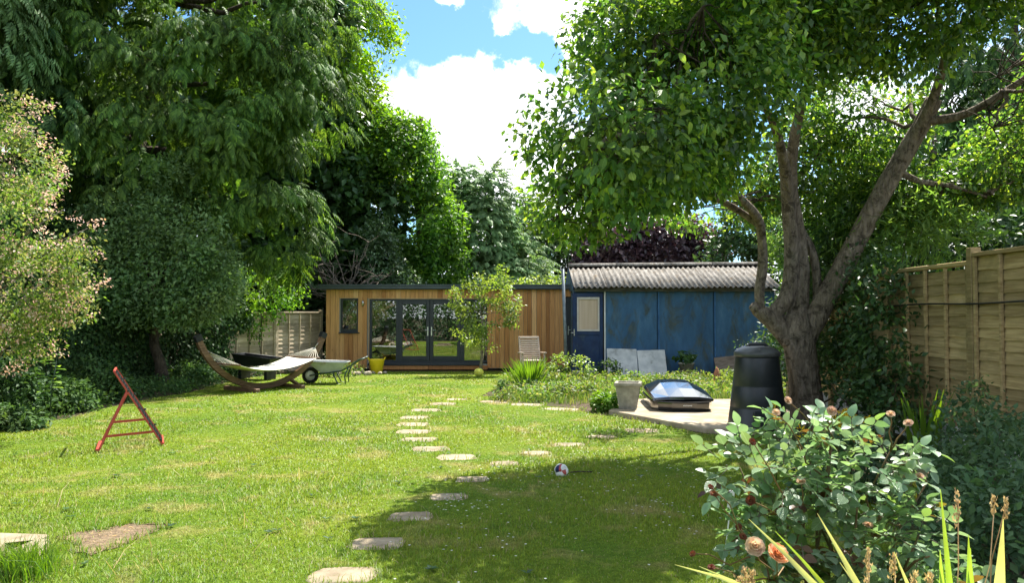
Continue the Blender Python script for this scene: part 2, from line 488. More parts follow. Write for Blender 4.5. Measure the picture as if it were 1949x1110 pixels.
def fence_mat(name, a, b, c3):
    t = NT(name); v = t.vec('Object', (1.2, 6, 18), True); oi = t.node('ShaderNodeObjectInfo')
    c = t.ramp(t.noise(v, 1.8, 7, .6, .5), [(.32, a), (.66, b)])
    p = t.node('ShaderNodeNewGeometry').outputs['Position']
    c = t.mix(t.rng(t.noise(p, 1.7, 6, .65), .5, .75), c, c3)
    c = t.hsv(c, val=t.rng(oi.outputs['Random'], 0, 1, .75, 1.25))
    return t.done(t.bsdf(c, .85, .2, 0, t.bump(t.noise(v, 4, 6), .5, .006)))


def bluepaint_mat():
    t = NT('weathered_blue_paint'); v = t.vec('World', (1.6, 1.6, .5)); w = t.vec('World', (1.5, 1.5, .75)); f = t.vec('World', (7, 7, .8))
    c = t.ramp(t.noise(v, 1.6, 7, .65, .3), [(.3, (.026, .078, .155)), (.55, (.048, .128, .235)), (.75, (.09, .19, .30))])
    alg = t.math('ADD', t.noise(w, 1.5, 8, .68, .8), .05)
    c = t.mix(t.rng(alg, .52, .66, 0, .85), c, t.ramp(t.noise(w, 5, 6, .65), [(.3, (.028, .050, .055)), (.7, (.10, .11, .07))]))
    c = t.mix(t.rng(t.noise(f, 1.3, 8, .72, .6), .60, .76, 0, .5), c, (.17, .21, .20))
    c = t.mix(t.rng(t.noise(w, 9, 8, .75), .66, .72, 0, .7), c, (.24, .27, .26))
    return t.done(t.bsdf(c, .6, .3, 0, t.bump(t.noise(w, 14, 7, .7), .3, .006)))


def corrugated_mat():
    t = NT('asbestos_cement'); v = t.vec('World', (1, 1, 1)); s = t.vec('World', (5, .8, .8))
    c = t.ramp(t.noise(s, 3, 6, .65), [(.28, (.075, .068, .058)), (.5, (.18, .168, .15)), (.75, (.32, .30, .275))])
    c = t.mix(t.rng(t.noise(v, 13, 6, .7), .54, .64), c, (.05, .038, .03))
    c = t.mix(t.rng(t.noise(v, 4.1, 7, .7), .56, .70), c, (.17, .125, .075))
    c = t.mix(t.rng(t.noise(v, 22, 5, .6), .66, .72), c, (.58, .56, .50))
    return t.done(t.bsdf(c, .95, .1, 0, t.bump(t.noise(v, 45, 6, .7), .6, .01)))


def glass_mat(name='glazing', tint=(.80, .85, .84), boost=.10):
    t = NT(name); tr = t.node('ShaderNodeBsdfTransparent'); t.set(tr, 'Color', tint)
    gl = t.node('ShaderNodeBsdfGlossy'); t.set(gl, 'Color', (1, 1, 1)); t.set(gl, 'Roughness', 0.0)
    fr = t.node('ShaderNodeFresnel'); fr.inputs[0].default_value = 1.5
    k = t.math('ADD', t.math('MULTIPLY', fr.outputs[0], 1.6), boost)
    mx = t.node('ShaderNodeMixShader'); t.l.new(k, mx.inputs[0]); t.l.new(tr.outputs[0], mx.inputs[1]); t.l.new(gl.outputs[0], mx.inputs[2])
    return t.done(mx.outputs[0])


def bark_mat(name, a, b, c3, sc=1.0, moss=.62):
    t = NT(name); v = t.vec('World', (7 * sc, 7 * sc, 2.6 * sc)); w = t.vec('World')
    n1 = t.noise(v, 2.2, 8, .65, .7)
    vo = t.node('ShaderNodeTexVoronoi'); vo.feature = 'DISTANCE_TO_EDGE'; t.l.new(v, vo.inputs['Vector']); vo.inputs['Scale'].default_value = 2.0
    c = t.ramp(n1, [(.3, a), (.68, b)])
    c = t.mix(t.rng(t.noise(w, 3.5, 6, .65), moss, moss + .14), c, c3)
    c = t.mix(t.rng(t.noise(w, 7, 7, .72, .5), .52, .62, 0, .75), c, tuple(x * .4 for x in a))
    h = t.math('ADD', t.math('MULTIPLY', n1, .9), t.math('MULTIPLY', vo.outputs['Distance'], .8))
    return t.done(t.bsdf(c, .93, .15, 0, t.bump(h, 1.0, .06)))


M = {}
M['soil'] = soil_mat(); M['lawn'] = lawn_mat(); M['blade'] = blade_mat(); M['cedar'] = cedar_mat()
M['fence_r'] = fence_mat('fence_wood', (.29, .205, .09), (.52, .39, .20), (.22, .18, .08))
M['fence_l'] = fence_mat('pale_fence_wood', (.40, .31, .20), (.64, .54, .40), (.30, .25, .17))
M['fence_g'] = fence_mat('grey_fence_wood', (.33, .30, .26), (.52, .49, .44), (.24, .23, .19))
M['blue'] = bluepaint_mat(); M['corr'] = corrugated_mat(); M['blue_trim'] = pmat('blue_trim_paint', (.03, .10, .24), (.06, .17, .34), 6, rough=.5, coord='World', bump=.1); M['glass'] = glass_mat()
M['bark'] = bark_mat('apple_bark', (.085, .066, .048), (.33, .27, .21), (.24, .235, .16))
M['bark_dark'] = bark_mat('dark_bark', (.045, .035, .026), (.12, .095, .07), (.07, .08, .04))
M['bark_pale'] = bark_mat('pale_bark', (.16, .13, .10), (.34, .29, .23), (.2, .2, .14), 2)
M['anth'] = pmat('anthracite_metal', (.020, .025, .034), (.030, .036, .046), 3, rough=.42, spec=.45, bump=.05, coord='World')
M['roofedge'] = pmat('slate_grey_trim', (.045, .060, .075), (.065, .083, .10), 2, rough=.5, spec=.4, bump=.05, coord='World')
M['steel'] = pmat('brushed_steel', (.55, .55, .54), (.68, .67, .65), 30, rough=.3, metal=1.0, bump=.05)
M['greysteel'] = pmat('galvanised_steel', (.14, .17, .19), (.24, .27, .29), 9, rough=.5, metal=.5, spec=.4, bump=.1, coord='World')
M['plaster'] = pmat('interior_plaster', (.30, .31, .30), (.34, .35, .33), 3, rough=.9, bump=.05, coord='World')
M['oakfloor'] = pmat('interior_floor', (.30, .20, .11), (.40, .28, .16), 4, rough=.4, stretch=(1, 8, 1), bump=.05, coord='World')
M['black'] = pmat('black_plastic', (.010, .010, .012), (.022, .022, .024), 8, rough=.45, spec=.45, bump=.1)
M['blackgloss'] = pmat('gloss_black_shell', (.008, .009, .013), (.012, .014, .018), 3, rough=.14, spec=.6, bump=.0, coat=1.0)
M['bin'] = pmat('composter_plastic', (.010, .013, .017), (.022, .026, .031), 5, rough=.38, spec=.5, bump=.12, bscale=50, c3=(.06, .062, .058), scale3=2.5, lo3=.6, hi3=.8)
M['rubber'] = pmat('tyre_rubber', (.012, .012, .012), (.03, .03, .028), 12, rough=.8, bump=.2)
M['concrete'] = pmat('pad_concrete', (.29, .23, .155), (.46, .385, .28), 3.5, rough=.93, spec=.15, bump=.35, bscale=40, coord='World', c3=(.25, .20, .13), scale3=1.6)
M['stone'] = pmat('paving_stone', (.22, .175, .115), (.38, .31, .215), 7, rough=.93, spec=.15, bump=.4, bscale=35, rnd=.14, c3=(.22, .20, .13), scale3=4)
M['slab'] = pmat('grey_cement_board', (.40, .41, .41), (.58, .58, .565), 4, rough=.9, spec=.15, bump=.3, bscale=30, rnd=.08, c3=(.20, .20, .18), scale3=3)
M['cast'] = pmat('cast_stone', (.24, .225, .185), (.40, .375, .315), 8, rough=.95, spec=.1, bump=.5, bscale=40, c3=(.2, .19, .14), scale3=5)
M['wood_dark'] = pmat('stand_timber', (.10, .055, .030), (.22, .13, .075), 5, rough=.6, spec=.3, stretch=(1, 1, 8), bump=.3)
M['wood_grey'] = pmat('weathered_teak', (.42, .33, .25), (.60, .49, .39), 6, rough=.75, spec=.25, stretch=(1, 6, 6), bump=.3)
M['canvas'] = pmat('hammock_canvas', (.62, .60, .50), (.72, .70, .60), 30, rough=.9, spec=.1, bump=.2)
M['rope'] = pmat('cotton_rope', (.50, .47, .38), (.66, .62, .52), 40, rough=.9, spec=.1, bump=.2)
M['barrow'] = pmat('barrow_tray_steel', (.34, .36, .35), (.46, .48, .46), 5, rough=.5, spec=.4, bump=.1, c3=(.30, .24, .18), scale3=4, lo3=.62, hi3=.72)
M['greenmetal'] = pmat('green_tube_steel', (.02, .045, .03), (.04, .075, .05), 6, rough=.4, spec=.5, bump=.05)
M['red'] = pmat('red_oxide_paint', (.38, .045, .03), (.52, .085, .055), 9, rough=.5, spec=.4, bump=.2, c3=(.22, .07, .03), scale3=7, lo3=.55, hi3=.75)
M['netting'] = pmat('black_netting', (.014, .014, .016), (.03, .03, .032), 30, rough=.8, bump=.2)
M['yellow'] = pmat('yellow_rubber', (.72, .53, .010), (.82, .63, .03), 5, rough=.5, spec=.35, bump=.1)
M['ball'] = pmat('yellow_green_ball', (.55, .55, .06), (.72, .70, .16), 9, rough=.8, spec=.2, bump=.3)
M['white'] = pmat('white_paint', (.66, .66, .63), (.78, .78, .75), 9, rough=.6, bump=.1)
M['pane_reflection'] = pmat('frosted_reflection_glass', (.50, .37, .26), (.62, .49, .37), 2, rough=.35, spec=.6, stretch=(9, 9, .2), bump=.1, coord='World')  # cream reflection in the shed door pane, painted into its colour
M['terracotta'] = pmat('terracotta', (.32, .12, .06), (.46, .20, .11), 8, rough=.85, bump=.2)
M['rock'] = pmat('rubble_stone', (.30, .25, .18), (.52, .45, .36), 5, rough=.95, bump=.6, rnd=.2)
M['oldboard'] = pmat('old_brown_board', (.12, .09, .065), (.24, .19, .15), 5, rough=.9, stretch=(1, 1, 6), bump=.3)

# ------------------------------------------------------------------ setting
LAWN = [(-9.6, -2), (-9.4, 9.3), (-8.2, 10.1), (-7.3, 10.8), (-6.85, 11.7), (-7.0, 13.2), (-6.85, 14.6), (-6.6, 15.8), (-6.8, 17.5), (-6.75, 19.3), (-6.1, 20.7), (-5.4, 21.2), (-4.2, 21.35),
        (-.2, 21.4), (-.1, 17.8), (-.5, 15.5), (-.45, 14.1), (.3, 13.55), (1.15, 12.7), (1.5, 12.15), (2.6, 10.18), (3.3, 9.9), (3.5, 8.4), (3.1, 6.5), (2.5, 4.4), (1.7, 2.4), (1.3, -2)]
g = np_mesh('ground', [(-300, -300, 0), (300, -300, 0), (300, 300, 0), (-300, 300, 0)], [(0, 1, 2, 3)], M['soil'])
tag(g, kind='structure')
rs0 = np.random.default_rng(5)
edge = []
for i in range(len(LAWN)):
    a, b = np.array(LAWN[i]), np.array(LAWN[(i + 1) % len(LAWN)]); n = max(2, int(np.linalg.norm(b - a) / .22))
    for k in range(n):
        p = a + (b - a) * k / n; edge.append((p[0] + rs0.normal(0, .05), p[1] + rs0.normal(0, .05), .006))
lawn = MB().add(edge, [tuple(range(len(edge)))]).build('lawn', M['lawn']); tag(lawn, kind='structure')

BARE = [(-3.24, 5.42), (-3.18, 5.60), (-3.02, 5.66), (-2.95, 5.80), (-2.74, 5.83), (-2.60, 5.80), (-2.64, 5.55), (-2.70, 5.28), (-2.78, 5.06), (-2.95, 5.14), (-3.05, 5.34)]
pts = []
for i in range(len(BARE)):
    a, b = np.array(BARE[i]), np.array(BARE[(i + 1) % len(BARE)])
    for k in range(6): p = a + (b - a) * k / 6 + rs0.normal(0, .022, 2); pts.append((p[0], p[1], .011))
M['bare'] = pmat('bare_dry_soil', (.12, .082, .048), (.23, .165, .10), 22, rough=.95, bump=1.0, bdist=.03, bscale=35, coord='World', c3=(.15, .10, .06), scale3=9)
bp = MB().add(pts, [tuple(range(len(pts)))]).build('bare_soil', M['bare']); tag(bp, kind='structure')

PAD = [(1.55, 12.2), (2.62, 10.28), (3.3, 10.15), (4.5, 11.2), (4.4, 13.8), (2.05, 13.8)]
pad = MB().prism(PAD, -.05, .075).build('concrete_pad', M['concrete']); tag(pad, kind='structure')
bv = pad.modifiers.new('bevel', 'BEVEL'); bv.width = .018; bv.segments = 2

# stepping stones: a ring of slabs let into the turf
STONES = [(-1.03, 4.68, .43, .30), (-.94, 5.32, .40, .30), (-.80, 6.04, .38, .28), (-.55, 6.68, .36, .25), (-.38, 7.39, .36, .26), (-.62, 8.53, .46, .36), (-.97, 9.06, .48, .36), (-1.19, 9.74, .50, .36),
          (-1.35, 10.39, .50, .38), (-1.45, 11.08, .50, .38), (-1.51, 11.82, .50, .38), (-1.46, 12.72, .52, .40), (-1.24, 13.62, .50, .36), (-1.05, 14.35, .44, .34), (-.33, 13.94, .55, .34), (.26, 13.50, .62, .34), (.84, 12.86, .66, .34),
          (-.08, 8.17, .34, .26), (.28, 8.79, .36, .24), (.70, 9.35, .42, .30), (1.17, 9.95, .42, .28), (1.79, 10.49, .50, .38)]
path = bpy.data.objects.new('path', None); link(path); tag(path, kind='structure')
for i, (x, y, w, d) in enumerate(STONES):
    b = MB(); n = 14; top = []
    for k in range(n):
        t = 2 * PI * k / n; c, s_ = math.cos(t), math.sin(t); q = max(abs(c), abs(s_)) ** .82
        top.append((c / q * w / 2 * random.uniform(.9, 1.04), s_ / q * d / 2 * random.uniform(.88, 1.05)))
    lo = [(a, b_, -.03) for a, b_ in top]; m1 = [(a, b_, .004) for a, b_ in top]; m2 = [(a * .95, b_ * .94, .009) for a, b_ in top]
    V = lo + m1 + m2; F = [tuple(range(2 * n, 3 * n))]
    for r in range(2): F += [(r * n + k, r * n + (k + 1) % n, (r + 1) * n + (k + 1) % n, (r + 1) * n + k) for k in range(n)]
    ang = random.uniform(-.12, .12) + (-.35 if 14 <= i <= 16 else 0) + (.1 if i < 4 else 0)
    b.add(V, F).build('stone', M['stone'], path, (x, y, random.uniform(-.001, .003)), (random.uniform(-.01, .01), random.uniform(-.01, .01), ang))

# ------------------------------------------------------------------ garden room
ROOM_Y = 21.9
room = thing('garden_room', 'flat roofed cedar clad garden room with dark framed glass doors', 'garden room', (-1.8, ROOM_Y, 0))
unit_box = MB().bbox(-.5, .5, -.5, .5, -.5, .5, .03).mesh('board', M['cedar'])
DX0, DX1, DZ0, DZ1 = -4.13, -.68, .23, 2.07
WX0, WX1, WZ0, WZ1 = -4.965, -4.445, 1.10, 2.085
core = MB()
for a in ((-5.36, WX0, .05, 2.33), (WX0, WX1, .05, WZ0), (WX0, WX1, WZ1, 2.33), (WX1, DX0, .05, 2.33), (DX0, DX1, DZ1, 2.33), (DX0, DX1, .05, .19), (DX1, 1.52, .05, 2.33), (1.52, 1.84, 2.13, 2.33)):
    core.box(a[0], a[1], ROOM_Y + .03, ROOM_Y + .16, a[2], a[3])
core.wbuild('wall', M['plaster'], room)
b = MB(); b.box(-5.36, -5.26, ROOM_Y + .16, 24.9, .05, 2.33); b.box(-5.26, 1.9, 24.8, 24.9, .05, 2.33); b.box(.9, 1.0, ROOM_Y + .16, 24.8, .19, 2.33); b.wbuild('inner_wall', M['plaster'], room)
MB().box(-5.26, .9, ROOM_Y + .16, 24.8, .10, .20).wbuild('floor', M['oakfloor'], room)
x = -5.38; k = 0
brs = random.Random(4)
while x < 1.50:
    w = brs.choice((.115, .125, .14, .145)); x1 = min(x + w, 1.515)
    segs = [(.07, 2.335)]
    cx = (x + x1) / 2
    if DX0 - .02 < cx < DX1 + .02: segs = [(DZ1 + .02, 2.335)]
    elif WX0 - .02 < cx < WX1 + .02: segs = [(.07, WZ0 - .03), (WZ1 + .015, 2.335)]
    for z0, z1 in segs:
        inst('board', unit_box, room, (cx + 1.8, brs.uniform(-.003, .003) + .012, (z0 + z1) / 2), (0, 0, 0), (x1 - x - .007, .036, z1 - z0))
    x = x1
for (bx0, bx1) in ((1.52, 1.68), (1.68, 1.84)): inst('board', unit_box, room, ((bx0 + bx1) / 2 + 1.8, .012, 2.235), (0, 0, 0), (bx1 - bx0 - .007, .036, .2))
for bx0 in (-4.1, -2.4): inst('board', unit_box, room, (bx0 + .85 + 1.8, -.07, .09), (0, 0, 0), (1.69, .12, .11))
rf = MB(); rf.bbox(-5.54, 1.88, ROOM_Y - .17, 25.0, 2.345, 2.475, .015); rf.wbuild('roof', M['roofedge'], room)
MB().box(-5.56, 1.90, ROOM_Y - .19, ROOM_Y - .172, 2.45, 2.485).wbuild('roof_drip_edge', M['roofedge'], room)
# pale trims round the openings
t_ = MB(); t_.box(DX0 - .02, DX0, ROOM_Y - .012, ROOM_Y + .10, .07, DZ1 + .02); t_.box(DX0 - .02, DX1 + .02, ROOM_Y - .014, ROOM_Y + .1, DZ1, DZ1 + .018); t_.box(WX0 - .015, WX1 + .015, ROOM_Y - .012, ROOM_Y + .1, WZ1, WZ1 + .015)
t_.wbuild('opening_trim', pmat('pale_trim', (.50, .33, .2), (.60, .42, .28), 5, bump=.1), room)
# window
wy = ROOM_Y + .02
wf = MB(); wf.box(WX0, WX0 + .05, wy, wy + .07, WZ0, WZ1); wf.box(WX1 - .05, WX1, wy, wy + .07, WZ0, WZ1); wf.box(WX0 + .05, WX1 - .05, wy, wy + .07, WZ1 - .05, WZ1); wf.box(WX0 + .05, WX1 - .05, wy, wy + .07, WZ0, WZ0 + .09)
win = wf.wbuild('window', M['anth'], room)
MB().box(WX0 + .05, WX1 - .05, wy + .03, wy + .036, WZ0 + .09, WZ1 - .05).wbuild('pane', M['glass'], win)
MB().bbox(WX0 - .04, WX1 + .04, wy - .07, wy - .002, WZ0 - .03, WZ0, .006).wbuild('sill', M['anth'], win)
# glazed door set
dy = ROOM_Y + .03
fx = MB(); fx.box(DX0, DX0 + .07, dy, dy + .08, DZ0, DZ1); fx.box(DX1 - .06, DX1, dy, dy + .08, DZ0, DZ1); fx.box(DX0 + .07, DX1 - .06, dy, dy + .08, DZ1 - .06, DZ1); fx.box(DX0 + .07, DX1 - .06, dy, dy + .08, DZ0, DZ0 + .06)
fx.box(-3.36, -3.27, dy + .001, dy + .079, DZ0 + .06, DZ1 - .06); fx.box(-1.49, -1.38, dy + .001, dy + .079, DZ0 + .06, DZ1 - .06)
frame = fx.wbuild('door_frame', M['anth'], room)
for (a, c) in ((DX0 + .07, -3.36), (-1.38, DX1 - .06)): MB().box(a, c, dy + .036, dy + .042, DZ0 + .06, DZ1 - .06).wbuild('pane', M['glass'], frame)
MB().bbox(DX0, -.85, ROOM_Y - .16, dy - .002, .15, .225, .01).wbuild('threshold', M['anth'], room)
for (a, c, hs) in ((-3.27, -2.385, 1), (-2.378, -1.49, -1)):
    d = MB(); z0, z1 = DZ0 + .062, DZ1 - .062
    d.bbox(a, a + .10, dy - .012, dy + .06, z0, z1, .006); d.bbox(c - .10, c, dy - .012, dy + .06, z0, z1, .006); d.bbox(a + .1, c - .1, dy - .012, dy + .06, z1 - .1, z1, .006); d.bbox(a + .1, c - .1, dy - .012, dy + .06, z0, z0 + .12, .006)
    leaf = d.wbuild('door', M['anth'], room)
    MB().box(a + .1, c - .1, dy + .02, dy + .026, z0 + .12, z1 - .1).wbuild('pane', M['glass'], leaf)
    hx = c - .05 if hs > 0 else a + .05
    h = MB(); h.bbox(hx - .017, hx + .017, dy - .026, dy - .013, 1.0, 1.26, .004); h.tube([(hx, dy - .02, 1.16), (hx, dy - .07, 1.16), (hx - hs * .12, dy - .07, 1.16)], .010)
    h.wbuild('handle', M['steel'], leaf)
wlm = MB(); wlm.lathe([(.03, 0), (.03, .16)], 14, Matrix.Translation((-4.305, ROOM_Y - .06, 1.86))); wlm.box(-4.32, -4.29, ROOM_Y - .035, ROOM_Y - .005, 1.9, 1.98)
wlm.wbuild('wall_light', M['steel'], room)
sd_ = MB(); sd_.bbox(1.525, 1.84, ROOM_Y + .04, ROOM_Y + .09, .12, 2.12, .006); dd = sd_.wbuild('side_door', M['anth'], room)
h = MB(); h.bbox(1.615, 1.65, ROOM_Y + .02, ROOM_Y + .038, 1.02, 1.28, .004); h.tube([(1.632, ROOM_Y + .03, 1.17), (1.632, ROOM_Y - .03, 1.17), (1.74, ROOM_Y - .03, 1.17)], .010); h.wbuild('handle', M['steel'], dd)

# inside the room
oc = thing('office_chair', 'black high backed office chair behind the left door pane', 'office chair', (-3.72, 23.1, .2), R(-62))
b = MB(); b.bbox(-.26, .26, -.26, .26, .44, .53, .03); b.build('seat', M['black'], oc)
MB().bbox(-.25, .25, -.05, .05, .56, 1.22, .04, Matrix.Translation((0, .27, 0)) @ Matrix.Rotation(R(-8), 4, 'X')).build('backrest', M['black'], oc)
for s in (-1, 1): MB().tube([(s * .27, .2, .47), (s * .31, .22, .70), (s * .31, -.12, .72), (s * .27, -.18, .48)], .022).build('armrest', M['black'], oc)
MB().lathe([(.03, .08), (.03, .44)], 12).build('column', M['steel'], oc)
for k in range(5):
    a = k * 2 * PI / 5; MB().tube([(0, 0, .10), (.3 * math.cos(a), .3 * math.sin(a), .06), (.3 * math.cos(a), .3 * math.sin(a), .005)], .022).build('base_arm', M['black'], oc)
dk = thing('desk', 'dark desk standing inside behind the right door leaf', 'desk', (-2.3, 23.6, .2))
MB().bbox(-.75, .75, -.35, .35, .70, .74, .01).build('desk_top', pmat('dark_laminate', (.03, .028, .026), (.05, .045, .04), 4, rough=.3), dk)
for sx in (-1, 1):
    for sy in (-1, 1): MB().tube([(sx * .7, sy * .3, 0), (sx * .7, sy * .3, .70)], .02, rect=(1, 1)).build('leg', M['black'], dk)
pr = thing('printer', 'black box printer with pale lid on the desk', 'printer', (-1.95, 23.55, .942))
MB().bbox(-.26, .26, -.2, .2, 0, .2, .02).build('body', M['black'], pr); MB().bbox(-.27, .27, -.21, .21, .201, .225, .01).build('lid', M['white'], pr)
sh = MB().bbox(-.24, .24, -.1, .1, 0, .03, .005).build('shelf', M['white'], None, (-4.70, ROOM_Y + .27, 1.12)); tag(sh, 'narrow white shelf inside behind the small window', 'shelf')
for k, (sx, hh) in enumerate(((-4.80, .24), (-4.54, .30))):
    sp = MB(); sp.bbox(-.06, .06, -.07, .07, 0, hh, .01); o = sp.build('loudspeaker', M['black'], None, (sx, ROOM_Y + .27, 1.151))
    tag(o, ('shorter black loudspeaker at left behind the small window', 'taller black loudspeaker at right behind the small window')[k], 'loudspeaker', 'loudspeakers on the shelf')

# ------------------------------------------------------------------ blue shed
SY = 20.6
shed = thing('blue_shed', 'weathered blue painted shed with grey corrugated roof', 'shed', (4.8, SY, 0))
b = MB(); b.box(2.56, 7.10, SY + .03, SY + .08, .02, 2.30); b.box(7.10, 7.15, SY + .03, 23.9, .02, 2.3); b.box(1.70, 7.10, 23.85, 23.9, .02, 2.3); b.box(1.70, 1.75, SY + .04, 23.85, .02, 2.3); b.box(1.752, 2.56, SY + .15, SY + .2, 2.12, 2.5); b.box(1.64, 2.50, SY - .0, SY + .05, 2.215, 2.30)
b.wbuild('wall', M['blue'], shed)
for a, c in ((2.545, 3.945), (3.975, 5.475), (5.505, 7.15)): MB().bbox(a, c, SY - .01, SY + .03, .05, 2.27, .006).wbuild('wall_panel', M['blue'], shed)
for xx in (3.985, 5.515): MB().bbox(xx - .016, xx + .022, SY - .034, SY - .011, .05, 2.27, .004).wbuild('batten', M['blue_trim'], shed)
MB().bbox(2.505, 2.543, SY - .03, SY + .07, .05, 2.30, .004).wbuild('corner_trim', M['white'], shed)
MB().box(2.35, 2.50, SY + .10, SY + .14, .05, 2.25).wbuild('dark_gap_strip', M['black'], shed)  # black strip standing in for the dark gap beside the ajar door
# roof: overlapping corrugated sheets, ridge pieces
E0, E1, ez, rz_ = SY - .28, 22.3, 2.35, 3.03
sw = 7 * .146
for side in (0, 1):
    for i in range(6):
        V = []; F = []; n = 57; x0 = 1.66 + i * (sw - .105)
        for j in range(2):
            for k in range(n):
                xx = x0 + sw * k / (n - 1); zc = .026 * math.sin(2 * PI * (xx) / .146)
                yy = (E0, E1)[j] if side == 0 else (E1 + (E1 - E0), E1)[j]
                zz = (ez, rz_)[j] + zc + (.004 if i % 2 else 0) + .012 * math.sin(i * 1.9) + (.05 * (i / 5) if j == 1 else 0)
                V.append((xx, yy, zz))
        V += [(a, b_, c - .009) for a, b_, c in V]; m = 2 * n
        for k in range(n - 1):
            F.append((k, k + 1, n + k + 1, n + k)); F.append((m + k, m + n + k, m + n + k + 1, m + k + 1)); F.append((k, m + k, m + k + 1, k + 1)); F.append((n + k, n + k + 1, m + n + k + 1, m + n + k))
        F += [(0, n, m + n, m), (n - 1, m + n - 1, m + 2 * n - 1, 2 * n - 1)]
        MB().add(V, F, True).wbuild('roof_sheet', M['corr'], shed)
for i in range(4):
    x0 = 1.66 + i * 1.405; V = []; F = []; n = 7
    for j in range(2):
        for k in range(n):
            a = PI * (.04 + .92 * k / (n - 1)); V.append((x0 + j * 1.395, E1 - .17 * math.cos(a), rz_ - .02 + .105 * math.sin(a) + .05 * (x0 + j * 1.395 - 1.66) / 5.6))
    F = [(k, k + 1, n + k + 1, n + k) for k in range(n - 1)]
    o = MB().add(V, F, True).wbuild('ridge_cap', M['corr'], shed); o.modifiers.new('s', 'SOLIDIFY').thickness = .012
MB().bbox(1.70, 7.2, SY - .10, SY - .06, 2.24, 2.33, .006).wbuild('eaves_board', pmat('old_eaves', (.05, .045, .04), (.16, .15, .13), 6, coord='World', stretch=(.5, 1, 4)), shed)
for (x0, sgn) in ((7.16, 1), (1.68, -1)):
    g_ = MB(); g_.add([(x0, SY, 2.28), (x0, 24.0, 2.28), (x0, E1, rz_ - .02), (x0 + sgn * .02, SY, 2.28), (x0 + sgn * .02, 24.0, 2.28), (x0 + sgn * .02, E1, rz_ - .02)], [(0, 1, 2), (3, 5, 4), (0, 3, 4, 1), (1, 4, 5, 2), (2, 5, 3, 0)]); g_.wbuild('gable', M['blue'], shed)
# open half glazed door
dr = MB(); Md = Matrix.Translation((2.46, SY - .02, 0)) @ Matrix.Rotation(R(4), 4, 'Z')
M['door_blue'] = pmat('navy_door_paint', (.008, .022, .068), (.014, .040, .115), 4, rough=.5, spec=.4, bump=.15, coord='World', c3=(.05, .075, .10), scale3=5, lo3=.55, hi3=.78)
for a in ((-.83, -.70, .13, 2.20), (-.10, 0, .13, 2.20), (-.70, -.10, 2.08, 2.20), (-.70, -.10, 1.06, 1.17), (-.70, -.10, .13, .22)): dr.bbox(a[0], a[1], -.05, 0, a[2], a[3], .005, Md)
door = dr.wbuild('door', M['door_blue'], shed)
MB().box(-.70, -.10, -.035, -.015, .22, 1.06, Md).wbuild('door_panel', M['door_blue'], door)
MB().box(-.70, -.10, -.030, -.024, 1.17, 2.08, Md).wbuild('pane', M['pane_reflection'], door)
f_ = MB()
for a in ((-.705, -.665, 1.165, 2.085), (-.135, -.095, 1.165, 2.085), (-.665, -.135, 2.03, 2.085), (-.665, -.135, 1.165, 1.21)): f_.box(a[0], a[1], -.062, -.051, a[2], a[3], Md)
f_.wbuild('glazing_bead', pmat('bead_paint', (.5, .46, .42), (.62, .58, .52), 7), door)
h = MB(); h.bbox(-.80, -.77, -.064, -.051, 1.04, 1.22, .003, Md); h.tube([Md @ Vector((-.785, -.06, 1.12)), Md @ Vector((-.785, -.11, 1.12)), Md @ Vector((-.885, -.11, 1.12))], .009); h.wbuild('handle', M['steel'], door)
MB().bbox(1.62, 2.5, SY - .22, SY + .05, .0, .10, .015).wbuild('door_step', M['slab'], shed)

pole = MB().tube([(1.46, 20.3, -.1), (1.42, 20.3, 1.2), (1.36, 20.28, 2.84)], [.045, .045, .042], 14).wbuild('metal_pole', M['greysteel'], None, (1.46, 20.3, 0))
tag(pole, 'tall grey metal pole leaning before the cedar wall', 'pole')


# ------------------------------------------------------------------ lapped panel fences
def lap_board_mesh(name, mat, L=1.74, h=.155, seed=1):
    r = random.Random(seed); n = 9; V = []; F = []
    for k in range(n):
        x = L * k / (n - 1); w = r.uniform(-.012, .012) + .007 * math.sin(k * 2.1 + seed)
        V += [(x, -.036, w), (x, -.010, h), (x, .002, h), (x, -.020, w)]      # lower edge proud and wavy
    for k in range(n - 1):
        a = k * 4; b_ = a + 4
        for i in range(4): F.append((a + i, b_ + i, b_ + (i + 1) % 4, a + (i + 1) % 4))
    F += [(0, 1, 2, 3), tuple((n - 1) * 4 + i for i in (3, 2, 1, 0))]
    me = bpy.data.meshes.new(name); me.from_pydata(V, [], F); me.materials.append(mat); me.update(); return me


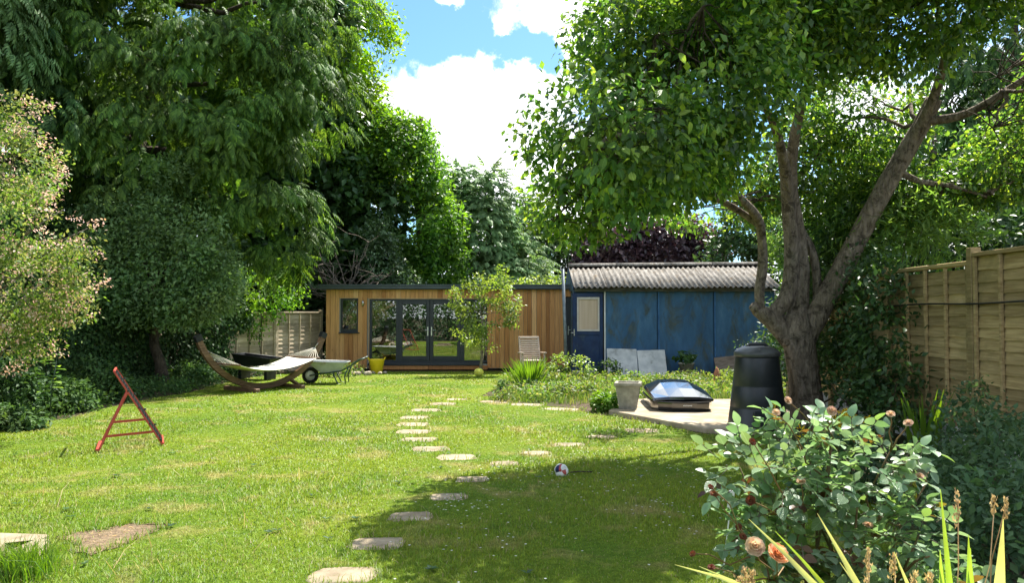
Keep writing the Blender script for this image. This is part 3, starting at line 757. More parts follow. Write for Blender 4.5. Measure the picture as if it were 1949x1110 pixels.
def fence(label, pts, tops, mat, base=0.0, pitch=.125, panel=1.83, side=1, group=None, post_up=.06):
    """runs along pts; local y<0 is the garden side"""
    a, b_ = Vector((*pts[0], 0)), Vector((*pts[1], 0)); d = (b_ - a); Ltot = d.length; n = max(1, round(Ltot / panel)); step = Ltot / n; d.normalize()
    rz = math.atan2(d.y, d.x)
    f = thing('fence', label, 'fence', a, rz, group)
    meshes = [lap_board_mesh('board', mat, step - .10, pitch + .035, s) for s in range(4)]
    for i in range(n):
        x0 = i * step + .05; top = tops[i % len(tops)] if len(tops) >= n else tops[0] + (tops[-1] - tops[0]) * i / max(1, n - 1)
        z = base
        MB().bbox(x0, x0 + step - .10, -.025, .02, z, z + .16, .006).build('gravel_board', mat, f)
        if base > .05: MB().bbox(x0, x0 + step - .10, -.022, .018, -.05, base - .004, .006).build('gravel_board', M['slab'], f)
        z += .165; k = 0
        while z + pitch < top - .02:
            inst('board', meshes[(i + k) % 4], f, (x0, -.002 - .0005 * (k % 3), z), (0, 0, 0), (1, 1, min(1, (top - .05 - z) / (pitch + .035)))); z += pitch; k += 1
        for q in range(5):
            bx = x0 + .02 + (step - .14) * q / 4
            MB().bbox(bx - .019, bx + .019, -.074, -.037, base + .165, top - .052, .004).build('batten', mat, f)
        MB().bbox(x0 - .01, x0 + step - .09, -.08, .03, top - .05, top, .006).build('cap_rail', mat, f)
        MB().bbox(i * step - .045, i * step + .045, -.085, .035, -.1, top + post_up, .006).build('post', mat, f)
    MB().bbox(Ltot - .045, Ltot + .045, -.06, .035, -.1, top + post_up, .006).build('post', mat, f)
    return f


fence('brown lapped panel fence along the right hand border', ((5.22, 14.2), (5.22, 4.7)), [2.14, 2.18, 2.215, 2.30, 2.34], M['fence_r'], base=.30, panel=1.9)
fence('pale lapped panel fence between ivy and garden room', ((-9.05, 15.5), (-5.82, 23.0)), [1.66, 1.70], M['fence_l'], base=.0, pitch=.12)
fence('shaded ivy covered lapped fence along the left border', ((-9.75, 6.2), (-9.05, 15.4)), [1.66, 1.66], M['fence_l'], base=.0, pitch=.12)
fence('grey panel fence at the back beyond the apple trunk', ((7.5, 22.6), (15.0, 22.2)), [2.25, 2.25], M['fence_g'], base=.0, pitch=.14)
cb = MB().tube([(5.115 + .006 * math.sin(i * 1.7), 4.7 + i * .3, 1.735 + .008 * math.sin(i * .9) - .0008 * (i - 9)) for i in range(22)], .011, 6).wbuild('cable', M['black'], None, (5.135, 8, 1.73))
tag(cb, 'black cable strung along the right hand fence', 'cable')

# ------------------------------------------------------------------ garden things
# hammock stand and hammock
hs = thing('hammock_stand', 'curved brown timber hammock stand on the lawn', 'hammock stand', (-5.33, 16.35, 0), math.atan2(2.3, 1.87))
arc = []
for i in range(25):
    t = -1.5 + 3.0 * i / 24; Rr = 1.62; a = t / 1.5 * R(71); arc.append((Rr * math.sin(a), 0, .075 + Rr * (1 - math.cos(a))))
MB().tube(arc, [1.0] * 25, rect=(.045, .058)).build('arc', M['wood_dark'], hs)
for s in (-1, 1):
    MB().bbox(s * .55 - .05, s * .55 + .05, -.62, .62, .0, .085, .008).build('foot', M['wood_dark'], hs)
    MB().tube([(s * .55, -.5, .06), (s * .62, -.08, .16)], [1, 1], rect=(.03, .03)).build('brace', M['wood_dark'], hs)
    e = arc[0] if s < 0 else arc[-1]; d = Vector(arc[1] if s < 0 else arc[-2]) - Vector(e)
    MB().tube([Vector(e) - d * .15, Vector(e) + d * .6], [1, 1], rect=(.055, .068)).build('tip_bracket', M['black'], hs)
hm = thing('hammock', 'cream canvas hammock slung in the curved stand', 'hammock', (-5.33, 16.35, 0), math.atan2(2.3, 1.87))
nu, nv = 24, 8; V = []
for i in range(nu + 1):
    u = -1 + 2 * i / nu
    for j in range(nv + 1):
        v = -1 + 2 * j / nv; z = .62 - .17 * (1 - u * u) - .05 * (1 - v * v) * (1 - .5 * abs(u)) + .03 * u
        V.append((u * .93, v * .56 * (.94 + .06 * u * u), z))
F = [(i * (nv + 1) + j, (i + 1) * (nv + 1) + j, (i + 1) * (nv + 1) + j + 1, i * (nv + 1) + j + 1) for i in range(nu) for j in range(nv)]
cv = MB().add(V, F, True).build('canvas', M['canvas'], hm); cv.modifiers.new('s', 'SOLIDIFY').thickness = .006
for s in (-1, 1):
    bz = .62 + .03 * s
    MB().tube([(s * .96, -.62, bz), (s * .96, .62, bz)], .018, 8).build('spreader_bar', M['wood_dark'], hm)
    rp = MB(); tip = Vector(arc[0] if s < 0 else arc[-1]); ring = Vector((s * 1.30, 0, .86))
    for k in range(13): rp.tube([(s * .96, -.58 + 1.16 * k / 12, bz + .01), tuple(ring)], .006, 4, cap=False)
    rp.build('cords', M['rope'], hm)
    ch = MB(); ch.tube([ring, (ring + tip) / 2 - Vector((0, 0, .02)), tip - Vector((s * .02, 0, .03))], .012, 6); ch.build('chain', M['steel'], hm)

# wheelbarrow
wb_ = thing('wheelbarrow', 'grey steel wheelbarrow with green tubular frame', 'wheelbarrow', (-4.28, 17.75, 0), R(4))
def loft_tray(b, top, bot, th=.012):
    (x0, x1, y, z0, z1), (u0, u1, v, w) = top, bot
    o = [(x0, -y, z0), (x1, -y, z1), (x1, y, z1), (x0, y, z0)]; i = [(u0, -v, w), (u1, -v, w), (u1, v, w), (u0, v, w)]
    V = o + i; F = [(k, 4 + k, 4 + (k + 1) % 4, (k + 1) % 4) for k in range(4)] + [(4, 7, 6, 5)]
    return b.add(V, F)
tb = loft_tray(MB(), (-.46, .44, .33, .53, .50), (-.16, .26, .22, .27)).build('tray', M['barrow'], wb_); tb.modifiers.new('s', 'SOLIDIFY').thickness = .014
MB().tube([(-.46, -.33, .53), (.44, -.33, .50), (.44, .33, .50), (-.46, .33, .53), (-.46, -.33, .53)], .014, 6).build('rim', M['barrow'], wb_)
for s in (-1, 1):
    MB().tube([(-.43, s * .06, .19), (-.18, s * .2, .24), (.3, s * .26, .30), (.55, s * .28, .44), (.72, s * .29, .56), (.86, s * .29, .60)], [.018] * 4 + [.022, .022], 8).build('handle', M['greenmetal'], wb_)
    MB().tube([(.12, s * .24, .28), (.22, s * .26, .06), (.25, s * .27, .0), (.42, s * .27, .0), (.40, s * .27, .2), (.48, s * .27, .38)], .016, 8).build('leg', M['greenmetal'], wb_)
Mw = Matrix.Translation((-.43, 0, .19)) @ Matrix.Rotation(PI / 2, 4, 'X')
wh = MB().lathe([(.115, -.045), (.165, -.05), (.188, -.03), (.19, 0), (.188, .03), (.165, .05), (.115, .045)], 24, Mw, cap=False).build('wheel', M['rubber'], wb_)
MB().lathe([(.02, -.05), (.06, -.045), (.118, -.03), (.118, .03), (.06, .045), (.02, .05)], 20, Mw).build('rim', M['white'], wh)

# black trough behind the hammock
tr = thing('trough', 'long black plastic trough behind the hammock', 'trough', (-6.35, 18.9, 0), R(-24)); tr.scale = (.82, .82, .95)
o = loft_tray(MB(), (-.75, .75, .28, .66, .56), (-.64, .64, .21, .36)).build('basin', M['black'], tr); o.modifiers.new('s', 'SOLIDIFY').thickness = .02
MB().tube([(-.75, -.28, .66), (.75, -.28, .56), (.75, .28, .56), (-.75, .28, .66), (-.75, -.28, .66)], .02, 6).build('rim', M['black'], tr)
for s in (-1, 1): MB().bbox(s * .5 - .06, s * .5 + .06, -.2, .2, 0, .355, .01).build('foot', M['black'], tr)  # feet coloured black to stand in for the shade under the trough

# yellow bucket
bk = thing('bucket', 'yellow rubber garden bucket beside the glass doors', 'bucket', (-3.72, 20.85, 0))
MB().lathe([(.0, .006), (.13, .0), (.15, .02), (.215, .36), (.225, .385), (.21, .385), (.20, .36), (.14, .03), (.0, .02)], 28, cap=False).build('tub', M['yellow'], bk)
for s in (-1, 1): MB().tube([(s * .213, -.07, .37), (s * .235, -.05, .43), (s * .235, .05, .43), (s * .213, .07, .37)], .014, 8).build('handle', M['yellow'], bk)


def ball(name, r, mat, loc, label, cat, sq=1.0):
    prof = [(max(.001, r * math.sin(PI * k / 14)), -r * sq * math.cos(PI * k / 14)) for k in range(15)]
    o = thing(name, label, cat, loc); MB().lathe(prof, 22, Matrix.Translation((0, 0, r * sq))).build('shell', mat, o); return o


yb = ball('ball', .125, M['ball'], (-.86, 19.7, .0), 'yellow play ball on the grass under the small tree', 'ball', .88)
MB().lathe([(.118, .08), (.1255, .11), (.118, .14)], 22, cap=False).build('seam', M['yellow'], yb)

# folding slatted chair
dc = thing('garden_chair', 'weathered wooden slatted folding chair by the cedar wall', 'chair', (.50, 20.1, 0), R(12))
Mb = Matrix.Translation((0, .05, .40)) @ Matrix.Rotation(R(-20), 4, 'X')
for s in (-1, 1):
    o = MB(); o.tube([Mb @ Vector((s * .26, 0, -.28)), Mb @ Vector((s * .26, 0, .64))], [1, 1], rect=(.022, .016)); o.build('back_post', M['wood_grey'], dc)
    MB().tube([(s * .26, .30, .0), (s * .26, -.33, .42)], [1, 1], rect=(.02, .016)).build('leg', M['wood_grey'], dc)
    MB().tube([(s * .29, -.36, .0), (s * .29, -.30, .60)], [1, 1], rect=(.02, .016)).build('leg', M['wood_grey'], dc)
    MB().tube([(s * .30, .16, .60), (s * .30, -.42, .615)], [1, 1], rect=(.03, .014)).build('armrest', M['wood_grey'], dc)
for k in range(9): MB().bbox(-.238, .238, -.012, .012, .03 + k * .062, .03 + k * .062 + .045, .004, Mb).build('slat', M['wood_grey'], dc)
MB().bbox(-.285, .285, -.016, .016, .60, .665, .01, Mb).build('top_rail', M['wood_grey'], dc)
for k in range(6): MB().bbox(-.25, .25, -.40 + k * .07, -.345 + k * .07, .405, .422, .004).build('slat', M['wood_grey'], dc)

# boards leaning on the shed
for k, (x, w, h, rz, lab) in enumerate(((2.92, .80, .76, 1.5, 'larger grey cement slab leaning on the shed nearest its door'), (3.72, .74, .72, -1.5, 'squarer grey cement slab leaning on the shed in the middle'))):
    o = MB().bbox(-w / 2, w / 2, -.02, .02, 0, h, .008).build('cement_slab', M['slab'], None, (x, 19.95 + .02 * k, .0), (R(-24), R(rz), R(2 - 3 * k)))
    tag(o, lab, 'slab', 'grey slabs leaning on the shed')
o = MB().bbox(-.32, .32, -.02, .02, 0, .55, .006).build('board', M['oldboard'], None, (5.75, 20.05, .0), (R(-28), R(-6), R(-5))); tag(o, 'dark brown board leaning against the right shed wall', 'board')

# square planter
def square_pot(loc, label):
    p = thing('planter', label, 'planter', loc, R(-12)); w0, w1, h = .14, .215, .43
    b = MB(); rows = 11
    for k in range(rows):
        z0 = h * .86 * k / rows; z1 = h * .86 * (k + 1) / rows; a0 = w0 + (w1 - .012 - w0) * z0 / h; a1 = w0 + (w1 - .012 - w0) * z1 / h
        V = [(-a0, -a0, z0 + .004), (a0, -a0, z0 + .004), (a0, a0, z0 + .004), (-a0, a0, z0 + .004), (-a1, -a1, z1 - .004), (a1, -a1, z1 - .004), (a1, a1, z1 - .004), (-a1, a1, z1 - .004)]
        b.add(V, [(0, 3, 2, 1), (4, 5, 6, 7), (0, 1, 5, 4), (1, 2, 6, 5), (2, 3, 7, 6), (3, 0, 4, 7)])
    b.add([(-w0 + .006, -w0 + .006, 0), (w0 - .006, -w0 + .006, 0), (w0 - .006, w0 - .006, 0), (-w0 + .006, w0 - .006, 0)] + [(s * (w1 - .025), q * (w1 - .025), h * .87) for s, q in ((-1, -1), (1, -1), (1, 1), (-1, 1))], [(0, 1, 5, 4), (1, 2, 6, 5), (2, 3, 7, 6), (3, 0, 4, 7)])
    b.build('body', M['cast'], p)
    r = MB()
    for a in ((-w1, w1, -w1, -w1 + .05), (-w1, w1, w1 - .05, w1), (-w1, -w1 + .05, -w1 + .05, w1 - .05), (w1 - .05, w1, -w1 + .05, w1 - .05)): r.bbox(*a, h * .865, h, .008)
    r.build('rim', M['cast'], p); MB().box(-w1 + .05, w1 - .05, -w1 + .05, w1 - .05, h * .80, h * .84).build('compost', M['soil'], p)
square_pot((1.90, 12.42, .075), 'square stone planter with brick pattern on concrete pad')

# roof box lying on the pad
rb = thing('roof_box', 'glossy black car roof box lying on the concrete pad', 'roof box', (2.72, 12.05, .075), R(-4))
rows = [(0.0, .46, .158, .19), (.035, .485, .172, .235), (.5, .50, .18, .32), (1.0, .50, .18, .375), (1.42, .49, .18, .395), (1.64, .455, .18, .36), (1.75, .41, .17, .25), (1.78, .37, .165, .19)]
V = []; F = []
for (y, w, zb, zt) in rows:
    for k in (-1, -.985, -.93, -.48, 0, .48, .93, .985, 1):
        a = abs(k); hh = {1: 0, .985: .25, .93: .48, .48: .93, 0: 1.0}[a]
        V.append((k * w, y - (.10 * (1 - a * a) if y < .04 else 0), zb + (zt - zb) * hh))
n = 9
for i in range(len(rows) - 1):
    for k in range(n - 1): F.append((i * n + k, i * n + k + 1, (i + 1) * n + k + 1, (i + 1) * n + k))
F.append(tuple(range(n))[::-1]); F.append(tuple((len(rows) - 1) * n + k for k in range(n)))
lid = MB().add(V, F).build('lid', M['blackgloss'], rb); bv = lid.modifiers.new('b', 'BEVEL'); bv.width = .012; bv.segments = 2
out = lambda g, z: [(-.41 - g, -.02, z), (-.2, -.11 - g, z), (.2, -.11 - g, z), (.41 + g, -.02, z), (.50 + g, .25, z), (.505 + g, 1.3, z), (.45 + g, 1.66, z), (.30, 1.80 + g, z), (-.30, 1.80 + g, z), (-.45 - g, 1.66, z), (-.505 - g, 1.3, z), (-.50 - g, .25, z)]
def ring_loft(rings):
    n = len(rings[0]); V = [p for r in rings for p in r]; F = [(i * n + k, i * n + (k + 1) % n, (i + 1) * n + (k + 1) % n, (i + 1) * n + k) for i in range(len(rings) - 1) for k in range(n)]
    F += [tuple(range(n))[::-1], tuple((len(rings) - 1) * n + k for k in range(n))]; return MB().add(V, F)
sc = lambda pts, s, z: [(x * s, .84 + (y - .84) * s, z) for x, y, _ in pts]
ring_loft([sc(out(0, 0), .93, 0.0), sc(out(0, 0), .97, .035), sc(out(0, 0), .985, .12), sc(out(0, 0), .985, .142)]).build('base_tray', M['blackgloss'], rb)
ring_loft([sc(out(.0, 0), 1.012, .143), sc(out(.0, 0), 1.018, .15), sc(out(0, 0), 1.012, .158)]).build('rim', M['black'], rb)
lt = MB(); wx = -.02
for w in (.016, .012, .013, .012, .015, .011, .013, .018): lt.box(wx, wx + w, -.100, -.0965, .088 + random.uniform(0, .004), .106 + random.uniform(-.003, .002)); wx += w + .004
lt.build('lettering', M['white'], rb, (0, .002, 0))

# composter
cp = thing('composter', 'tall black plastic compost bin beside the apple trunk', 'compost bin', (3.44, 10.65, .0))
def octo(r0, z, n=32, q=.10): return [((r0 * (1 + q * abs(math.sin(2 * t)) ** 2 * .5) * math.cos(t), r0 * (1 + q * abs(math.sin(2 * t)) ** 2 * .5) * math.sin(t), z)) for t in [2 * PI * k / n for k in range(n)]]
prof = [(.415, 0), (.42, .02), (.405, .03), (.398, .06), (.366, .30), (.360, .315), (.364, .33), (.330, .60), (.324, .615), (.328, .63), (.298, .90), (.290, 1.0), (.275, 1.04)]
bd = ring_loft([octo(r, z) for r, z in prof]); bd.sm = [True] * len(bd.f); bd.build('bin_body', M['bin'], cp)
lid = ring_loft([octo(r, z, 32, .04) for r, z in [(.302, 1.02), (.312, 1.025), (.312, 1.075), (.298, 1.095), (.25, 1.13), (.17, 1.165), (.15, 1.165), (.11, 1.155), (.05, 1.15)]]); lid.sm = [True] * len(lid.f); M['lid'] = pmat('dusty_black_plastic', (.045, .048, .052), (.085, .088, .09), 6, rough=.42, spec=.5, bump=.1, bscale=40); lo_ = lid.build('lid', M['lid'], cp)
MB().tube([(-.15, -.02, 1.15), (-.10, -.02, 1.19), (.10, -.02, 1.19), (.15, -.02, 1.15)], .026, 8).build('handle', M['bin'], lo_)
MB().bbox(-.19, .19, -.425, -.375, .03, .30, .02).build('hatch', M['bin'], cp)
MB().bbox(-.455, -.385, -.25, -.10, 0, .05, .01).build('foot', M['bin'], cp)

# red folding rebound frame
rf_ = thing('rebound_frame', 'red steel frame with black netting standing on lawn', 'frame', (-4.62, 9.0, 0))
wv = Vector((-.29, .60, 0)); nf = Vector((-.17, -.21, 0)); A0 = nf + Vector((-.0, 0, 0))
foot_r = Vector((.36, .30, .0)); top_ = Vector((-.10, .0, .93)); foot_l = Vector((-.17, -.21, 0.0)); hinge = foot_r + (top_ - foot_r) * .73
for s, off in ((0, Vector((0, 0, 0))), (1, wv)):
    MB().tube([foot_r + off, top_ + off], [1, 1], rect=(.010, .010)).build('rail', M['red'], rf_)
    MB().tube([foot_l + off, hinge + off], [1, 1], rect=(.009, .009)).build('leg', M['red'], rf_)
    lerp = lambda t: (foot_l + (hinge - foot_l) * t + off, foot_r + (hinge - foot_r) * t + off)
    for t in (.27, .5):
        p, q = lerp(t); 
        if s == 0: MB().tube([p, q], [1, 1], rect=(.011, .013)).build('stay', M['red'], rf_)
MB().tube([top_, top_ + wv], [1, 1], rect=(.010, .010)).build('top_bar', M['red'], rf_)
MB().tube([foot_r + Vector((0, 0, .03)), foot_r + wv + Vector((0, 0, .03))], [1, 1], rect=(.009, .009)).build('bottom_bar', M['red'], rf_)
MB().tube([foot_l + Vector((0, 0, .04)), foot_l + wv + Vector((0, 0, .04))], [1, 1], rect=(.018, .009)).build('foot_bar', M['red'], rf_)
nt = MB(); dvec = top_ - foot_r
for k in range(1, 20): p = foot_r + dvec * (k / 20); nt.tube([p, p + wv], .0022, 3, cap=False)
for k in range(1, 11): p = foot_r + wv * (k / 11); nt.tube([p, p + dvec], .0022, 3, cap=False)
nt.build('netting', M['netting'], rf_)
hk = MB()
for k in range(8):
    p = foot_r + dvec * (.06 + .11 * k) + (wv if k % 2 else Vector()); hk.box(p.x - .015, p.x + .015, p.y - .015, p.y + .015, p.z + .012, p.z + .035)
hk.build('net_hooks', M['black'], rf_)

# crumpled ball with coloured panels
cb2 = thing('deflated_ball', 'deflated ball with white red and navy panels in tree shade', 'ball', (.49, 7.56, 0.0))
def capmesh(a0, a1, m, name):
    V = []; F = []; nu, nv = 8, 7
    for i in range(nu + 1):
        for j in range(nv + 1):
            th = a0 + (a1 - a0) * i / nu; ph = PI * j / nv * .93; r = .062 * (1 + .10 * math.sin(3 * th + ph * 2))
            V.append((r * math.sin(ph) * math.cos(th) * 1.1, r * math.sin(ph) * math.sin(th), .06 + r * math.cos(ph) * (.95 if math.cos(ph) > 0 else .8) - .014 * math.cos(th) * math.sin(ph)))
    F = [(i * (nv + 1) + j, (i + 1) * (nv + 1) + j, (i + 1) * (nv + 1) + j + 1, i * (nv + 1) + j + 1) for i in range(nu) for j in range(nv)]
    return MB().add(V, F, True).build(name, m, cb2)
mr, mn_ = pmat('ball_red', (.35, .06, .06), (.5, .12, .1), 12), pmat('ball_navy', (.015, .02, .07), (.03, .04, .12), 12)
capmesh(R(-150), R(-115), mn_, 'panel'); capmesh(R(-115), R(-50), mr, 'panel'); capmesh(R(-50), R(20), M['white'], 'panel'); capmesh(R(20), R(150), mn_, 'panel'); capmesh(R(150), R(210), M['white'], 'panel')
o = MB().lathe([(.002, .006), (.055, .0), (.064, .03), (.06, .1), (.05, .118), (.03, .128), (.002, .131)], 16, Matrix.Scale(.9, 4)).build('bladder', M['white'], cb2)

# slabs at the near left corner
for k, (x, y, z, w, d, rz, lab) in enumerate(((-3.34, 4.80, .0, .66, .66, R(24), 'lowest pale stone slab at the near left corner'), (-3.62, 5.16, .0, .75, .42, R(-6), 'thin pale stone slab lying behind the near left stack'), (-3.50, 4.66, .072, .62, .36, R(22), 'topmost brown stone slab of the near left stack'))):
    o = MB().bbox(-w / 2, w / 2, -d / 2, d / 2, 0, .066, .008).build('stone_slab', M['stone'], None, (x, y, z + .004), (0, 0, rz)); tag(o, lab, 'slab', 'slabs stacked at the near left corner')

o = MB().tube([(2.02, 6.62, .05), (2.12, 6.9, .055), (2.24, 7.35, .05)], [.009, .008, .005], 6).wbuild('stick', M['bark_pale'], None, (2.1, 7, .05)); tag(o, 'thin grey stick lying on the shaded lawn', 'stick')
o = MB().tube([(.58, 7.6, .03), (.68, 7.62, .035), (.80, 7.62, .03)], .007, 5).wbuild('twig', M['bark_dark'], None, (.7, 7.6, .03)); tag(o, 'short dark twig beside the deflated ball', 'twig')
lb = MB().bbox(-.018, .018, -.004, .004, 0, .11, .002).build('plant_label', M['white'], None, (1.60, 5.55, .30)); tag(lb, 'white plant label stake among the rose stems', 'plant label')
lb.location = (1.335, 4.67, .42); lb.rotation_euler = (R(8), R(4), 0)
MB().box(-.004, .004, -.002, .002, -.45, .002).build('stake', M['white'], lb)


# ------------------------------------------------------------------ leaf colours
L = {}
AC = [(.022, .056, .014), (.042, .095, .020), (.075, .145, .028), (.19, .27, .045)]
L['apple'] = lmat('apple_leaf', AC, .48, .36, .6, 1.8, bright=1.2)
L['apple_near'] = lmat('near_apple_leaf', AC, .45, .36, .6, 1.8, near=True, bright=1.2)
L['cypress'] = lmat('cypress_spray', [(.026, .060, .013), (.056, .112, .020), (.11, .185, .034)], .32, .6, .2, .9, bright=1.00)
L['cypress_d'] = lmat('dark_cypress_spray', [(.014, .036, .014), (.030, .066, .020), (.050, .095, .026)], .2, .65, .15, .8, bright=1.40)
L['cypress_b'] = lmat('blue_green_spray', [(.06, .11, .045), (.09, .15, .062), (.13, .20, .085)], .3, .6, .2, .9, bright=1.25)
L['ivytree'] = lmat('ivy_tree_leaf', [(.045, .10, .010), (.085, .165, .016), (.14, .23, .024)], .5, .45, .35, .9, bright=1.15)
L['sycamore'] = lmat('sycamore_leaf', [(.028, .072, .012), (.055, .125, .018), (.10, .19, .026)], .48, .45, .35, .9, bright=1.15)
L['darkleaf'] = lmat('dark_broad_leaf', [(.015, .036, .012), (.026, .058, .016), (.040, .080, .022)], .25, .45, .35, .9, bright=1.35)
L['holly'] = lmat('glossy_laurel_leaf', [(.030, .065, .022), (.055, .10, .035), (.09, .145, .06)], .2, .28, .6, 1.2)
L['copper'] = lmat('copper_beech_leaf', [(.035, .020, .030), (.07, .042, .05), (.13, .08, .08)], .25, .34, .7, 1.0, (1, .75, .7))
L['greytree'] = lmat('grey_green_leaf', [(.045, .085, .032), (.07, .12, .045), (.105, .16, .06)], .35, .5, .3, 1.1, bright=1.32)
L['beauty'] = lmat('beauty_bush_leaf', [(.05, .105, .020), (.085, .15, .03), (.17, .18, .07), (.07, .13, .025)], .42, .5, .3, 1.4)
L['blossom'] = lmat('faded_pink_blossom', [(.54, .40, .36), (.42, .33, .20), (.64, .50, .48), (.36, .28, .14)], .4, .7, .15, 2.0, (1, .85, .8), bright=0.8)
L['sapling'] = lmat('sapling_leaf', [(.07, .125, .020), (.12, .18, .035), (.20, .26, .07)], .4, .42, .4, 1.5)
L['buddleia'] = lmat('buddleia_leaf', [(.06, .12, .03), (.10, .18, .04), (.15, .24, .06)], .42, .5, .3, 1.5)
L['climber'] = lmat('climber_leaf', [(.016, .040, .014), (.030, .066, .020), (.050, .095, .028)], .3, .4, .4, 1.5, bright=1.20)
L['weed'] = lmat('weed_leaf', [(.045, .10, .016), (.08, .15, .026), (.17, .17, .06), (.06, .125, .022), (.11, .17, .045)], .42, .5, .3, 1.2)
L['iris'] = lmat('iris_blade', [(.045, .105, .012), (.075, .155, .02), (.12, .21, .03)], .42, .45, .35, 1.2)
L['groundcover'] = lmat('ground_cover_leaf', [(.022, .052, .018), (.042, .085, .026), (.07, .125, .034)], .3, .6, .2, 1.2)
RC = [(.07, .135, .06), (.10, .175, .08), (.14, .215, .115), (.11, .19, .05)]
L['rose'] = lmat('rose_leaf', RC, .32, .42, .8, 3, bright=1.0, sat=.95)
L['rose_near'] = lmat('near_rose_leaf', RC, .30, .34, 1.0, 3, bright=1.05, near=True, sat=.92)
L['rose_warm'] = lmat('rose_young_leaf', [(.15, .15, .03), (.15, .10, .03), (.08, .035, .02), (.12, .17, .04)], .35, .4, .4, 6, bright=.7)
L['ivy'] = lmat('ivy_leaf', [(.014, .036, .012), (.026, .058, .016), (.045, .090, .022)], .25, .55, .2, 1.2, bright=1.15)
L['nettle'] = lmat('blue_green_leaf', [(.030, .066, .030), (.045, .09, .040), (.07, .12, .052)], .3, .55, .25, 2)
L['yellowflower'] = lmat('yellow_petal', [(.60, .42, .01), (.75, .55, .02), (.65, .5, .05)], .3, .6, .2, 3, bright=0.65)
L['straw'] = lmat('dry_straw', [(.42, .31, .15), (.56, .43, .24), (.66, .54, .34)], .3, .7, .2, 4, bright=0.65)
L['phormium'] = lmat('striped_sword_leaf', [(.36, .38, .12), (.46, .46, .19), (.30, .36, .08)], .35, .35, .45, 6)
L['phormium_g'] = lmat('green_sword_leaf', [(.12, .22, .03), (.20, .31, .05), (.30, .38, .09)], .4, .35, .45, 6)
L['white_petal'] = lmat('white_petal', [(.6, .6, .55), (.75, .75, .7)], .2, .7, .2, 3, bright=0.65)


def limbs(b, trunk, lobes, rs, r0, n_each=1):
    """boughs from points up the trunk out to the lobes of the crown"""
    T = np.array(trunk)
    for l in lobes:
        for _ in range(n_each):
            c = np.array(l[:3]) + rs.normal(size=3) * np.array(l[3:]) * .35
            zt = min(max(c[2] - abs(rs.normal(.8, .4)) * l[5], T[0, 2] + .3), T[-1, 2]); i = int(np.clip(np.searchsorted(T[:, 2], zt), 1, len(T) - 1))
            p0 = T[i]; r = r0 * .42 * (1 - .5 * i / len(T))
            b.tube(wobble(p0, c, 6, .03, rs, -.04), [r * (1 - .8 * q / 5) for q in range(6)], 6)


def tree(name, label, base, height, r0, lobes, mat, nclus, per, csize, leaf, shape, seed, bark='bark_dark', cat='tree', group=None, lean=(0, 0), **kw):
    rs = np.random.default_rng(seed); t = thing(name, label, cat, base, 0, group)
    tk = wobble(base, (base[0] + lean[0], base[1] + lean[1], base[2] + height), 8, .012, rs); tk[0] = (base[0], base[1], base[2] - .15)
    b = MB(); b.tube(tk, [r0 * (1.25 if q == 0 else 1 - .72 * q / 7) for q in range(8)], 10); limbs(b, tk, lobes, rs, r0)
    b.wbuild('trunk', M[bark], t)
    foliage('crown', lobes, nclus, per, csize, leaf, shape, mat, t, seed + 1, **kw)
    return t


def frond_tree(name, label, base, height, r0, lobes, mat, nclus, per, spread, size, seed, shape=FROND, cat='tree', group=None, down=.55, cull=0, **kw):
    """conifer with hanging sprays: each clump fans out and droops"""
    rs = np.random.default_rng(seed); t = thing(name, label, cat, base, 0, group)
    tk = wobble(base, (base[0], base[1], base[2] + height), 8, .008, rs); tk[0] = (base[0], base[1], base[2] - .15)
    b = MB(); b.tube(tk, [r0 * (1.2 if q == 0 else 1 - .8 * q / 7) for q in range(8)], 10); limbs(b, tk, lobes, rs, r0); b.wbuild('trunk', M['bark_dark'], t)
    P, out = lobe_points(lobes, nclus, rs, kw.get('shell', .2), kw.get('inner', .55), kw.get('keep_back', .35))
    k = vnoise(P, .9, seed) > cull - .9; P, out = P[k], out[k]; n = len(P)
    off = rs.normal(size=(n, per, 3)) * spread * np.array((1, 1, .55)); Q = (P[:, None] + off).reshape(-1, 3)
    o2 = np.repeat(out, per, 0); hor = o2 * np.array((1, 1, .25)) + off.reshape(-1, 3) / spread * .45 + rs.normal(size=Q.shape) * .25
    d = unit(hor) + np.array((0, 0, -down)); nn = np.array((0, 0, 1.0)) + o2 * .7 + rs.normal(size=Q.shape) * .3
    V, F = scatter(shape[0], shape[1], Q, frames(d, nn), size * rs.uniform(.6, 1.3, len(Q)))
    o = np_mesh('crown', V, F, mat, t); o['kind'] = 'stuff'
    return t


BACK = 'trees behind the back boundary'
# great drooping cypress over the left fence
frond_tree('drooping_cypress', 'huge drooping green cypress overhanging the left fence', (-9.4, 19.0, 0), 13, .42,
           [(-8.6, 17.6, 5.6, 2.3, 2.0, 1.9), (-7.3, 17.6, 6.8, 2.2, 2.0, 2.0), (-6.6, 18.4, 5.0, 1.7, 1.6, 1.6), (-8.8, 17.2, 8.2, 2.3, 2.0, 2.0), (-6.9, 17.8, 8.9, 2.4, 2.0, 2.0), (-5.6, 18.6, 7.0, 1.7, 1.6, 1.6), (-5.9, 18.9, 3.7, 1.1, 1.0, 1.2), (-8.2, 17.9, 10.8, 2.5, 2.2, 2.0), (-5.9, 19.1, 10.2, 2.2, 2.0, 2.0)],
           L['cypress'], 1000, 24, .22, .38, 21, down=.55, cull=.3)
frond_tree('dark_cypress', 'dark cypress at far left behind the beauty bush', (-11.2, 17.5, 0), 12, .38,
           [(-11.2, 17.0, 2.6, 2.0, 1.8, 1.9), (-11.0, 16.6, 5.2, 2.1, 1.9, 2.0), (-11.0, 16.8, 8.0, 2.0, 1.8, 2.0), (-10.8, 17.2, 10.6, 1.9, 1.8, 2.0), (-10.0, 18.6, 4.0, 1.5, 1.5, 2.0)],
           L['cypress_d'], 460, 16, .24, .46, 22, down=.6, cull=.1)
